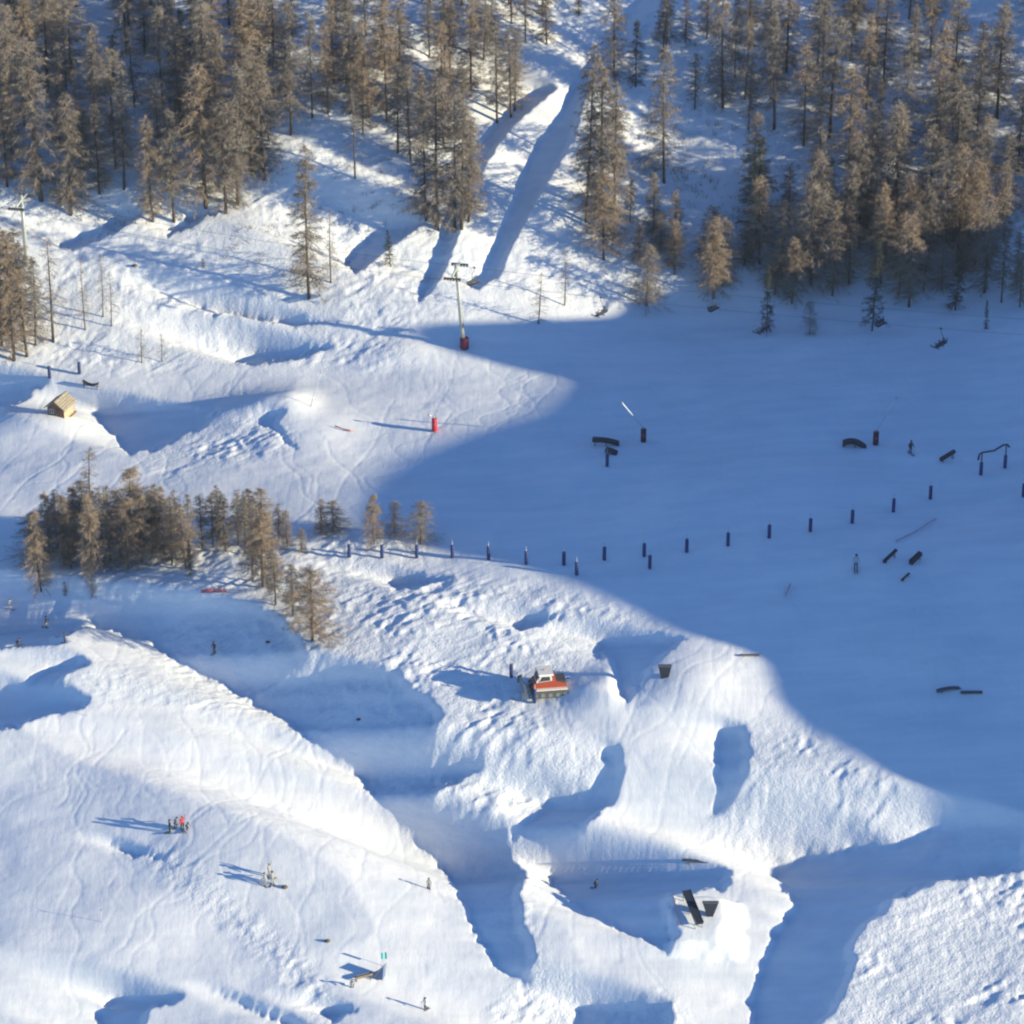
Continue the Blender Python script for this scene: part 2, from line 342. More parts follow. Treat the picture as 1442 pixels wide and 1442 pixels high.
# ---------------------------------------------------------------- building helpers
class MB:
    def __init__(s): s.v = []; s.f = []; s.sm = []
    def add(s, vs, fs, smooth=False):
        o = len(s.v); s.v += [tuple(v) for v in vs]; s.f += [tuple(i+o for i in f) for f in fs]; s.sm += [smooth]*len(fs); return s
    def box(s, c, d, rot=None, taper=1.0):
        c = Vector(c); hx, hy, hz = d[0]/2, d[1]/2, d[2]/2; vs = []
        for z in (-1, 1):
            k = taper if z > 0 else 1
            for x, y in ((-1, -1), (1, -1), (1, 1), (-1, 1)):
                p = Vector((x*hx*k, y*hy*k, z*hz))
                if rot is not None: p = rot @ p
                vs.append(c+p)
        return s.add(vs, [(3, 2, 1, 0), (4, 5, 6, 7), (0, 1, 5, 4), (1, 2, 6, 5), (2, 3, 7, 6), (3, 0, 4, 7)])
    def tube(s, pts, rad, n=8, cap=True):
        pts = [Vector(p) for p in pts]
        if not hasattr(rad, '__len__'): rad = [rad]*len(pts)
        vs = []
        for i, p in enumerate(pts):
            d = (pts[min(i+1, len(pts)-1)]-pts[max(i-1, 0)]).normalized()
            a = d.cross(Vector((0.3, 0.9, 0.1)) if abs(d.z) > 0.7 else Vector((0, 0, 1))).normalized(); b = d.cross(a)
            for k in range(n):
                w = 2*math.pi*k/n; vs.append(p+(a*math.cos(w)+b*math.sin(w))*rad[i])
        fs = [(i*n+k, i*n+(k+1) % n, (i+1)*n+(k+1) % n, (i+1)*n+k) for i in range(len(pts)-1) for k in range(n)]
        s.add(vs, fs, True)
        if cap:
            o = len(pts)*n
            s.f.append(tuple(len(s.v)-o+k for k in range(n))[::-1]); s.f.append(tuple(len(s.v)-n+k for k in range(n))); s.sm += [False, False]
        return s
    def ball(s, c, r, n=10, m=7, sc=(1, 1, 1)):
        vs = []; fs = []
        for i in range(m+1):
            a = math.pi*i/m
            for k in range(n):
                w = 2*math.pi*k/n
                vs.append((c[0]+r*sc[0]*math.sin(a)*math.cos(w), c[1]+r*sc[1]*math.sin(a)*math.sin(w), c[2]+r*sc[2]*math.cos(a)))
        for i in range(m):
            for k in range(n): fs.append((i*n+k, (i+1)*n+k, (i+1)*n+(k+1) % n, i*n+(k+1) % n))
        return s.add(vs, fs, True)
    def prism(s, prof, y0, y1):                         # profile in x-z, pushed along y
        n = len(prof); vs = [(x, y0, z) for x, z in prof]+[(x, y1, z) for x, z in prof]
        return s.add(vs, [tuple(range(n)), tuple(range(2*n-1, n-1, -1))]+[(k, k+n, (k+1) % n+n, (k+1) % n) for k in range(n)])
    def mesh(s, name, m):
        me = bpy.data.meshes.new(name); me.from_pydata(s.v, [], s.f)
        me.polygons.foreach_set('use_smooth', s.sm); me.update()
        me.materials.append(m); return me
    def build(s, name, m, parent=None):
        o = bpy.data.objects.new(name, s.mesh(name, m)); COL.objects.link(o)
        if parent is not None: o.parent = parent
        return o
def tag(o, label, cat, group=None):
    o['label'] = label; o['category'] = cat
    if group: o['group'] = group
    return o
def thing(name, label, cat, loc=(0, 0, 0), rz=0.0, group=None):
    o = bpy.data.objects.new(name, None); COL.objects.link(o); o.empty_display_size = 0.3
    o.location = loc; o.rotation_euler = (0, 0, rz); return tag(o, label, cat, group)
def part(name, me, parent):
    o = bpy.data.objects.new(name, me); COL.objects.link(o); o.parent = parent; return o
KIDS = {}
def copy_tree(o, parent=None):
    c = o.copy(); COL.objects.link(c)
    if parent is not None: c.parent = parent
    for ch in list(o.children): copy_tree(ch, c)
    return c

# ---------------------------------------------------------------- trees
BARK = mat('larch_bark', (0.085, 0.066, 0.055), 0.9, var=0.3, scale=2)
TWIG = mat('bare_larch_twigs', (0.25, 0.212, 0.175), 0.9, var=0.25, scale=0.5)
TWIG2 = mat('grey_larch_twigs', (0.235, 0.208, 0.18), 0.9, var=0.25, scale=0.5)
TWIG3 = mat('rusty_larch_twigs', (0.31, 0.24, 0.175), 0.9, var=0.25, scale=0.5)
NEEDLE = mat('dark_needles', (0.045, 0.058, 0.042), 0.85, var=0.35, scale=0.6)

def ribbons(name, A, B, w, m, tip=0.15):                # a thin tapering blade from every point A to B
    n = len(A); d = B-A; side = np.cross(d, np.random.RandomState(n).randn(n, 3)); side /= np.linalg.norm(side, axis=1)[:, None]+1e-9
    w = w[:, None]
    V = np.stack([A-side*w/2, A+side*w/2, B], 1).reshape(-1, 3)
    me = bpy.data.meshes.new(name); me.vertices.add(3*n); me.vertices.foreach_set('co', V.astype(np.float32).ravel())
    me.loops.add(3*n); me.loops.foreach_set('vertex_index', np.arange(3*n, dtype=np.int32))
    me.polygons.add(n); me.polygons.foreach_set('loop_start', (np.arange(n)*3).astype(np.int32)); me.update(calc_edges=True)
    me.materials.append(m); return me

def larch(seed, h=18.0, spread=0.14, start=0.22, nbr=130, ntw=34, m=None, droop=0.35, power=0.7, twl=0.75):
    r = np.random.RandomState(seed)
    wob = r.randn(2)*0.15
    def axis(f): return np.stack([wob[0]*np.sin(f*3), wob[1]*np.sin(f*2.3), f*h], -1)
    f = np.linspace(0, 0.97, 7); pts = axis(f)
    tr = MB().tube([Vector(p) for p in pts], [0.18*(1-x)**0.9*h/18+0.02 for x in f], 7).mesh('trunk', BARK)
    fr = start+(1-start)*r.rand(nbr)**0.9
    fr = np.clip(fr+0.02*r.randn(nbr), start*0.8, 0.99)
    gap = 0.6+0.4*r.rand(nbr)
    prof = ((1-fr)/(1-start)); prof = np.minimum(np.clip(prof, 0, 1)**power, 0.6+2.2*(fr-start*0.8))
    L = spread*h*prof*gap+0.25
    az = r.rand(nbr)*2*math.pi
    lump = 1+0.25*np.sin(az*2+seed)+0.2*np.sin(fr*19+seed*2)       # uneven outline
    L = L*lump
    out = np.stack([np.cos(az), np.sin(az), np.zeros(nbr)], -1); base_p = axis(fr)
    el = 0.25*r.randn(nbr)+0.25*(fr-0.4)
    def pt(u, i): # along a branch: leaves level, sags, tips lift
        d = L[i]*u
        return base_p[i]+out[i]*d[:, None]+np.stack([0*d, 0*d, d*el[i]-droop*d*np.sin(u*2.2)*0.7], -1)
    A = [pt(np.zeros(nbr), np.arange(nbr)), pt(np.full(nbr, .5), np.arange(nbr))]; B = [pt(np.full(nbr, .55), np.arange(nbr)), pt(np.ones(nbr), np.arange(nbr))]
    Wd = [np.full(nbr, .09), np.full(nbr, .06)]
    i = np.repeat(np.arange(nbr), ntw); u = r.rand(len(i))**0.7
    keep = r.rand(len(i)) < (0.25+0.75*np.clip(L[i]/(spread*h*0.7), 0, 1)); i = i[keep]; u = u[keep]
    p = pt(u, i); side = np.stack([-np.sin(az[i]), np.cos(az[i]), 0*u], -1)
    d = side*(r.randn(len(i))*0.6)[:, None]+out[i]*(0.35+0.3*r.randn(len(i)))[:, None]+np.array([0, 0, -1.0])*(0.45+0.5*r.randn(len(i)))[:, None]
    d /= np.linalg.norm(d, axis=1)[:, None]
    A.append(p); B.append(p+d*(twl*(0.4+0.8*r.rand(len(i))))[:, None]); Wd.append(0.022+0.03*r.rand(len(i)))
    cr = ribbons('crown', np.concatenate(A), np.concatenate(B), np.concatenate(Wd)*h/18, m or TWIG)
    return tr, cr
LARCH = []
for k in range(12):
    LARCH.append(larch(40+k, 18, [0.15, 0.185, 0.17, 0.21, 0.13, 0.18][k % 6], [0.10, 0.18, 0.07, 0.12, 0.22, 0.08][k % 6], [210, 150, 230, 170, 140, 200][k % 6],
                       [50, 60, 48, 62, 58, 50][k % 6], [TWIG, TWIG2, TWIG, TWIG2, TWIG2, TWIG3][k % 6], power=[0.5, 0.68, 0.45, 0.62, 0.45, 0.55][k % 6]))
ROUND = [larch(60+k, 18, [0.26, 0.22, 0.3][k % 3], [0.1, 0.16, 0.06][k % 3], 230, 64, [TWIG3, TWIG3, TWIG][k % 3], power=0.5, twl=0.95) for k in range(6)]
THIN = [larch(80+k, 18, 0.19, 0.2, 90, 24, TWIG2, power=0.8) for k in range(3)]
PINE = [larch(90+k, 18, 0.19, 0.06, 170, 60, NEEDLE, droop=0.3, power=0.9, twl=0.8) for k in range(3)]
BUSH = [larch(95+k, 18, 0.34, 0.03, 120, 40, TWIG2, droop=-0.5, power=0.5, twl=2.4) for k in range(2)]

trnd = random.Random(11)
def in_poly(x, y, p):
    r = False; j = len(p)-1
    for i in range(len(p)):
        if (p[i][1] > y) != (p[j][1] > y) and x < (p[j][0]-p[i][0])*(y-p[i][1])/(p[j][1]-p[i][1])+p[i][0]: r = not r
        j = i
    return r
TREES = []   # (px, py, height in photo px, kind, label or None, area)
def T_(px, py, h, kind='larch', label=None, area=None, wide=1.0): TREES.append([px, py, h, kind, label, area, wide])
LANE = [(600,420),(650,330),(690,225),(745,130),(800,60),(830,0),(985,-40),(960,30),(930,70),(850,110),(812,170),(806,330),(760,420)]

# single trees that can be told apart
for a in [
 (58,282,218,'larch','tall tan larch with a broad block-like crown at the upper left forest edge','UL',1.25),
 (435,420,205,'larch','tall lone larch standing forward of the forest on the open lit slope','UL',0.95),
 (466,398,100,'thin','thin bare larch just right of the tall lone larch','UL',1.0),
 (550,376,52,'pine','small dark green conifer on the open slope left of the snow lane','UC',1.1),
 (825,312,235,'larch','tallest larch beside the right edge of the snow lane','UR',0.8),
 (895,122,90,'pine','dark conifer at the top of the snow lane','UR',1.0),
 (910,430,84,'larch','round tan young larch at the left foot of the right forest','UR',1.5),
 (1005,420,112,'larch','bushy larch half in shade at the foot of the right forest','UR',1.35),
 (758,456,72,'thin','thin golden young larch beside the shaded run, nearest the lift tower','UR',1.2),
 (795,430,78,'thin','slim young larch behind and right of the golden one by the run','UR',1.0),
 (1080,468,92,'pine','dark conifer standing on the shaded run, above the chair with tan-clad riders','UR',0.8),
 (1140,471,46,'bush','low dark double-topped bush on the shaded run','UR',1.0),
 (1228,466,130,'pine','tall dark conifer at the edge of the shaded run behind the empty chair','UR',0.75),
 (1345,437,86,'pine','broad dark conifer at the foot of the right forest','UR',1.2),
 (1388,463,42,'pine','small dark conifer standing alone on the shaded run at the far right','UR',0.8),
 (500,251,120,'thin','slender larch alone in the gap left of the central larches','UC',0.9),
 (75,481,140,'thin','bare grey larch at the right side of the left edge clump','LE',1.3),
 (120,464,100,'thin','slim bare larch right of the left edge clump','LE',0.8),
 (145,446,88,'thin','slim bare larch with a crooked top beside the open slope','LE',0.8),
 (157,459,76,'thin','shorter slim bare larch right of the crooked one','LE',0.9),
 (200,511,48,'thin','small bare sapling at the foot of the lit slope, left one of two','LE',1.4),
 (228,509,40,'thin','small bare sapling at the foot of the lit slope, right one of two','LE',1.3),
 (440,902,104,'larch','bushy tan larch lowest on the slope below the grove','GR',1.75),
 (370,826,112,'larch','open-crowned larch at the right front of the grove','GR',1.6),
 (135,788,158,'thin','tallest larch of the grove with a spire rising above the rest','GR',1.3),
 (592,766,62,'larch','rusty round larch at the right end of the grove row','GR',1.5),
 (527,766,70,'larch','pale larch on a bare stem near the right end of the grove row','GR',1.2),
 (556,755,52,'larch','small grey larch between the two larches at the right end of the grove row','GR',1.2),
 (130,840,44,'bush','dark low bush in shade in front of the grove','GR',0.7),
 (92,838,20,'bush','tiny dark shrub in shade left of the low bush','GR',0.8),
 (268,812,52,'pine','small dark conifer in front of the grove centre','GR',0.9),
 (58,832,112,'larch','narrow brown larch at the left front of the grove','GR',1.0),
 (130,812,118,'larch','tan larch at the front of the grove above the dark bush','GR',0.9),
]: T_(*a)
UL, UC, UR, LE, GR = 'UL', 'UC', 'UR', 'LE', 'GR'
for x, y, h in [(100,302,160),(175,266,168),(140,272,120),(215,312,140),(245,312,150),(290,292,190),(335,288,185),(232,176,160),(285,202,190),(318,300,150),(372,252,150),(10,262,150),(35,180,110),(130,130,90),(160,125,80),(190,150,110),(95,140,90),(345,175,170),(385,95,110),(440,165,140),(410,190,130),(462,160,120),(355,245,170)]: T_(x, y, h, 'larch', None, UL)
for x, y, h in [(578,225,130),(545,172,160),(520,165,130),(615,322,205),(640,326,195),(660,312,140),(700,172,135),(725,156,110),(690,62,70),(770,62,75),(740,60,80),(605,80,95),(670,40,60),(625,180,140),(560,215,120),(815,22,40),(650,322,170),(600,310,160),(720,165,120)]: T_(x, y, h, 'larch', None, UC)
for x, y, h in [(850,365,115),(845,300,200),(865,335,205),(905,292,190),(935,257,180),(950,386,75),(1030,352,200),(995,232,200),(1070,372,120),(832,422,90),(868,366,100),(1115,428,90),(1172,416,130),(1142,402,140),(1280,432,130),(1410,426,90),(1436,432,75),(1386,412,130),(1210,350,150),(1260,330,170),(1310,335,150),(1350,350,140),(1085,120,130),(1150,120,110),(1035,110,110),(965,60,60),(1240,400,120),(1265,415,110),(1305,380,110),(1195,400,110),(1100,395,110),(1150,330,150),(1225,310,150),(1060,285,120),(1135,300,160)]: T_(x, y, h, 'larch', None, UR)
for x, y, h in [(20,507,172),(2,486,160),(38,502,155),(-8,505,165),(12,470,140),(50,486,120),(30,475,150)]: T_(x, y, h, 'larch', None, LE)
for x, y, h in [(70,790,110),(90,795,115),(105,780,110),(155,790,120),(170,785,110),(188,778,135),(200,790,110),(215,780,105),(232,785,115),(250,776,100),(268,788,108),(285,772,90),(300,770,90),(318,776,95),(335,768,92),(352,762,85),(345,780,100),(372,765,90),(392,768,70),(262,800,105),(82,775,100),(120,772,110),(146,798,120),(222,770,100),(405,770,60),(425,778,42),(452,750,55),(470,748,52),(356,818,80),(388,852,92),(412,868,85),(48,790,80),(180,800,115),(242,796,110),(310,765,95),(100,800,100)]: T_(x, y, h, 'larch', None, GR)
def fill(poly, n, h0, h1, area, gap, pine=0.06):
    xs = [p[0] for p in poly]; ys = [p[1] for p in poly]; k = 0; tries = 0
    while k < n and tries < 6000:
        tries += 1
        x = trnd.uniform(min(xs), max(xs)); y = trnd.uniform(min(ys), max(ys))
        if not in_poly(x, y, poly) or in_poly(x, y, LANE): continue
        if any(abs(t[0]-x) < gap and abs(t[1]-y) < gap*0.8 for t in TREES): continue
        T_(x, y, trnd.uniform(h0, h1), 'pine' if trnd.random() < pine else 'larch', None, area); k += 1
fill([(-20,0),(420,0),(420,90),(-20,130)], 18, 80, 150, UL, 15, 0.35)  # dense, with extra dark conifers added to darken the shaded corner
fill([(-20,0),(420,0),(400,240),(330,290),(200,300),(80,285),(-20,280)], 36, 80, 175, UL, 18)
fill([(420,0),(800,0),(730,110),(690,180),(640,260),(590,250),(480,190),(420,180)], 24, 70, 140, UC, 19)
fill([(820,120),(960,30),(1460,0),(1460,300),(1300,330),(1130,360),(960,380),(860,340),(812,300)], 64, 70, 165, UR, 20)
fill([(778,300),(880,270),(960,330),(960,400),(770,410)], 9, 50, 85, UR, 22, 0.0)  # extra young larches added to throw shade right of the lane
fill([(950,340),(1440,330),(1440,420),(1200,425),(960,405)], 10, 50, 90, UR, 22, 0.15)
fill([(1455,-60),(1760,-60),(1760,330),(1455,300)], 34, 110, 180, UR, 18)
fill([(1050,330),(1460,290),(1460,400),(1250,390),(1060,365)], 14, 90, 140, UR, 17)
GROUP = {UL: 'larches of the upper left forest', UC: 'larches left of the snow lane', UR: 'larches of the right forest',
         LE: 'larches of the left edge clump', GR: 'larches of the mid-slope grove'}
def cell(t):                                            # the patch of forest a tree stands in, in words
    x, y, ar = t[0], t[1], t[5]
    if ar == LE: return 'in the clump at the left edge'
    if ar == GR: return ('in the left part of the grove, ' if x < 170 else 'in the middle of the grove, ' if x < 300 else 'in the right part of the grove, ')+('back row' if y < 780 else 'front row')
    if ar == UL: col = 'by the left edge' if x < 110 else 'left of centre' if x < 230 else 'right of centre' if x < 330 else 'at the right side'
    elif ar == UC: col = 'on the left side' if x < 560 else 'in the middle' if x < 680 else 'beside the lane'
    else: col = 'beside the lane' if x < 930 else 'left of centre' if x < 1080 else 'in the centre' if x < 1210 else 'right of centre' if x < 1330 else 'by the right edge'
    row = ('top' if y < 70 else 'upper' if y < 140 else 'middle' if y < 220 else 'lower' if y < 300 else 'foot')+' rows'
    return {UL: 'in upper left forest, ', UC: 'left of the lane, ', UR: 'in the right forest, '}[ar]+row+' '+col
ORDN = ['first', 'second', 'third', 'fourth', 'fifth', 'sixth', 'seventh', 'eighth', 'ninth', 'tenth', 'eleventh', 'twelfth', 'thirteenth', 'fourteenth', 'fifteenth', 'sixteenth', 'seventeenth', 'eighteenth', 'nineteenth', 'twentieth']
STRIP = at_px([(648,375),(658,350),(668,320),(680,295),(690,265),(703,245),(718,225),(745,180),(765,160),(785,140)])
pos = at_px([(t[0], t[1]) for t in TREES])
keep = []
for t, p in zip(TREES, pos):
    sp = STRIP[:, 0]*ES[0]+STRIP[:, 1]*ES[1]; tp = STRIP[:, 0]*ET[0]+STRIP[:, 1]*ET[1]; s0 = p[0]*ES[0]+p[1]*ES[1]; t0 = p[0]*ET[0]+p[1]*ET[1]
    top = p[2]+metres(t[2], p)
    hit = (sp > s0) & (np.abs(tp-t0) < 1.3) & (top-(sp-s0)*T > STRIP[:, 2]) & (sp-s0 < 60)
    keep.append(t[4] is not None or not hit.any())
TREES = [t for t, k in zip(TREES, keep) if k]; pos = pos[np.array(keep)]; print('trees', len(TREES))
NAME = {'larch': 'larch_tree', 'thin': 'larch_tree', 'pine': 'conifer_tree', 'bush': 'bush'}
PICK = []
for k, t in enumerate(TREES):
    kind, label, area = t[3], t[4], t[5]
    if kind == 'larch': lib = ROUND if (area == GR and trnd.random() < 0.45) or (area == UR and t[1] > 340 and trnd.random() < 0.4) or (label and any(w in label for w in ('bushy', 'round', 'young', 'open-crowned', 'right end'))) else LARCH
    else: lib = {'thin': THIN, 'pine': PINE, 'bush': BUSH}[kind]
    PICK.append(lib[trnd.randrange(len(lib))] if kind == 'larch' else lib[k % len(lib)])
cells = {}
for k, t in enumerate(TREES):
    if t[4] is None: cells.setdefault((t[3] == 'pine', cell(t)), []).append(k)
LABEL = {}
for (pine, w), ks in cells.items():
    ks.sort(key=lambda k: TREES[k][0]); hs = sorted(TREES[k][2] for k in ks); mid = hs[len(hs)//2]
    for n_, k in enumerate(ks):
        tone = 'dark conifer' if pine else {'bare_larch_twigs': 'tan', 'grey_larch_twigs': 'grey', 'rusty_larch_twigs': 'rusty'}[PICK[k][1].materials[0].name]+' larch'
        size = 'tall ' if TREES[k][2] > mid*1.12 else 'short ' if TREES[k][2] < mid*0.85 else ''
        LABEL[k] = size+tone+' '+w+(', %s from left' % ORDN[n_] if len(ks) > 1 else '')
for k, (t, p) in enumerate(zip(TREES, pos)):
    px, py, h, kind, label, area, wide = t
    tr, cr = PICK[k]; hm = metres(h, p)*(0.87 if area == GR and label is None else 1.0)
    o = thing(NAME[kind], label or LABEL[k], {'larch': 'tree', 'thin': 'tree', 'pine': 'tree', 'bush': 'shrub'}[kind], (p[0], p[1], p[2]-0.15), trnd.uniform(0, 6.28), GROUP[area])
    if wide == 1.0 and label is None: wide = trnd.uniform(0.9, 1.4)*min(1.5, max(1.0, (14/hm)**0.35))
    o.scale = (hm/18*wide, hm/18*wide, hm/18)
    o.rotation_euler[0] = trnd.gauss(0, 0.02); o.rotation_euler[1] = trnd.gauss(0, 0.02)
    part('trunk', tr, o); part('crown', cr, o)

# brush, twigs and small rocks poking through the snow of the forest floor
def brush(poly, n, hmax, name):
    r = np.random.RandomState(5+n); xs = [p[0] for p in poly]; ys = [p[1] for p in poly]; P = []
    while len(P) < n:
        x = r.uniform(min(xs), max(xs)); y = r.uniform(min(ys), max(ys))
        if in_poly(x, y, poly) and not in_poly(x, y, LANE) and float(N1(np.array(x/60.), np.array(y/30.))) > -0.25: P.append((x, y))
    g = at_px(P); m = 9; A = np.repeat(g, m, 0)+r.randn(n*m, 3)*np.array([0.35, 0.35, 0.0]); A[:, 2] -= 0.1
    hh = np.repeat(hmax*(0.3+0.7*r.rand(n)**2), m)
    d = np.stack([r.randn(n*m)*0.6, r.randn(n*m)*0.6, np.ones(n*m)], -1); d /= np.linalg.norm(d, axis=1)[:, None]
    me = ribbons(name, A, A+d*hh[:, None], 0.05+0.06*r.rand(n*m), TWIG2)
    o = bpy.data.objects.new(name, me); COL.objects.link(o); o['kind'] = 'stuff'; o['label'] = 'bare twigs and low brush poking through the forest snow'
brush([(820,60),(1442,30),(1442,330),(1250,350),(960,370),(820,340)], 900, 1.3, 'forest_brush')
brush([(0,120),(620,100),(620,330),(420,400),(100,310),(0,330)], 480, 1.1, 'slope_brush')

# ---------------------------------------------------------------- people
SKIN = mat('skin', (0.45, 0.29, 0.21), 0.6)
def body_mesh(name, J, E, rad):
    me = bpy.data.meshes.new(name+'_cage'); me.from_pydata(J, E, []); o = bpy.data.objects.new(name+'_cage', me); COL.objects.link(o)
    o.modifiers.new('skin', 'SKIN'); sd = o.modifiers.new('sub', 'SUBSURF'); sd.levels = 1
    for i, r_ in enumerate(rad): me.skin_vertices[0].data[i].radius = r_ if hasattr(r_, '__len__') else (r_, r_); me.skin_vertices[0].data[i].use_root = (i == 0)
    dg = bpy.context.evaluated_depsgraph_get(); dg.update()
    out = bpy.data.meshes.new_from_object(o.evaluated_get(dg)); out.name = name
    bpy.data.objects.remove(o); return out
def joints(pose):
    hipz = 0.92; f = Vector
    if pose == 'sit': pel = f((0, 0, 0.12)); ch = f((-0.04, 0, 0.48)); nk = f((-0.03, 0, 0.66)); hd = f((0.02, 0, 0.84))
    elif pose == 'crouch': pel = f((-0.14, 0, 0.66)); ch = f((0.12, 0, 0.98)); nk = f((0.23, 0, 1.12)); hd = f((0.32, 0, 1.27))
    else: pel = f((0, 0, 0.92)); ch = f((0.02, 0, 1.28)); nk = f((0.02, 0, 1.47)); hd = f((0.05, 0, 1.64))
    J = [pel, (pel+ch)/2, ch, nk, hd]; Rr = [(0.16, 0.13), (0.15, 0.12), (0.19, 0.14), 0.07, (0.11, 0.125)]
    E = [(0, 1), (1, 2), (2, 3), (3, 4)]
    for sgn in (-1, 1):
        y = sgn
        if pose == 'sit': leg = [pel+f((0.05, 0.10*y, 0)), f((0.46, 0.12*y, 0.10)), f((0.52, 0.12*y, -0.34)), f((0.70, 0.12*y, -0.38))]
        elif pose == 'crouch': leg = [pel+f((0.02, 0.11*y, -0.03)), f((0.20, 0.15*y, 0.46)), f((-0.02, 0.16*y, 0.08)), f((0.18, 0.16*y, 0.05))]
        else: leg = [pel+f((0, 0.10*y, -0.06)), f((0.04, 0.12*y, 0.49)), f((-0.02, 0.13*y, 0.08)), f((0.17, 0.14*y, 0.05))]
        o = len(J); J += leg; Rr += [0.105, 0.078, 0.062, 0.055]; E += [(0, o), (o, o+1), (o+1, o+2), (o+2, o+3)]
        sh = ch+f((0, 0.20*y, 0.10))
        if pose == 'sit': arm = [sh, ch+f((0.12, 0.25*y, -0.14)), ch+f((0.34, 0.18*y, -0.20)), ch+f((0.42, 0.17*y, -0.20))]
        elif pose == 'reach' and y > 0: arm = [sh, sh+f((0.10, 0.10, 0.26)), sh+f((0.12, 0.12, 0.52)), sh+f((0.12, 0.12, 0.62))]
        else: arm = [sh, ch+f((0.02, 0.30*y, -0.18)), ch+f((0.24, 0.32*y, -0.30)), ch+f((0.33, 0.32*y, -0.30))]
        o = len(J); J += arm; Rr += [0.075, 0.06, 0.048, 0.045]; E += [(2, o), (o, o+1), (o+1, o+2), (o+2, o+3)]
    return [tuple(j) for j in J], E, Rr, tuple(hd), pel, ch
POSE = {}
for ps in ('stand', 'crouch', 'sit', 'reach'):
    J, E, Rr, hd, pel, ch = joints(ps); POSE[ps] = (body_mesh('body', J, E, Rr), hd, pel, ch, J)
def person(label, loc, rz, pose, jacket, trousers, helmet, skis=None, scale=1.0, group=None):
    o = thing('person', label, 'person', loc, rz, group); o.scale = (scale,)*3
    me0, hd, pel, ch, J = POSE[pose]; me = me0.copy()
    cols = [mat('jacket_%d%d%d' % tuple(int(c*99) for c in jacket), jacket, 0.8), mat('trousers_%d%d%d' % tuple(int(c*99) for c in trousers), trousers, 0.8), SKIN, mat('boot_black', (0.03, 0.03, 0.035), 0.5)]
    me.materials.clear()
    for m in cols: me.materials.append(m)
    for p in me.polygons:
        c = p.center; p.use_smooth = True
        if c.z > hd[2]-0.13: k = 2 if c.z < hd[2]+0.2 else 0
        elif pose == 'sit': k = 1 if (c.z < pel.z+0.06 or (c.x > 0.2 and c.z < 0.2)) else 0
        else: k = 0 if c.z > pel.z-0.10 else 1
        if pose == 'sit' and c.z < -0.26 or pose != 'sit' and c.z < 0.2: k = 3
        p.material_index = k
    part('body', me, o)
    h = MB().ball((hd[0]-0.015, hd[1], hd[2]+0.05), 0.145, 10, 7, (1.1, 0.95, 0.9)).build('helmet', mat('helmet_%d%d%d' % tuple(int(c*99) for c in helmet), helmet, 0.4), o)
    MB().box((hd[0]+0.125, 0, hd[2]+0.03), (0.06, 0.19, 0.09)).build('goggles', mat('goggles_dark', (0.03, 0.03, 0.04), 0.2), h)
    if skis:
        zf = -0.42 if pose == 'sit' else 0.015
        x0 = 0.62 if pose == 'sit' else 0.08
        for y in (-0.13, 0.13):
            MB().tube([(x0-0.75, y, zf), (x0+0.6, y, zf), (x0+0.8, y, zf+0.04), (x0+0.92, y, zf+0.14)], [0.045, 0.05, 0.05, 0.03], 6).build('ski', mat('ski_dark', (0.06, 0.06, 0.08), 0.4), o)
        if pose in ('stand', 'crouch'):
            for s_ in (-1, 1):
                hnd = Vector(J[12 if s_ < 0 else 20])
                MB().tube([hnd+Vector((0, 0, 0.06)), (hnd.x-0.15 if pose == 'stand' else hnd.x-0.75, hnd.y+0.12*s_, 0.02 if pose == 'stand' else hnd.z+0.2)], 0.013, 5).build('ski_pole', mat('ski_pole_grey', (0.2, 0.2, 0.22), 0.4), o)
    return o
DARK = (0.03, 0.033, 0.045); RED = (0.55, 0.04, 0.04); GREY = (0.28, 0.29, 0.3); WHITE = (0.75, 0.75, 0.74); TAN = (0.5, 0.33, 0.2); NAVY = (0.02, 0.03, 0.09)
def on_ground(px, py, *a, **k):
    p = gp(px, py); p.z -= 0.02; return p
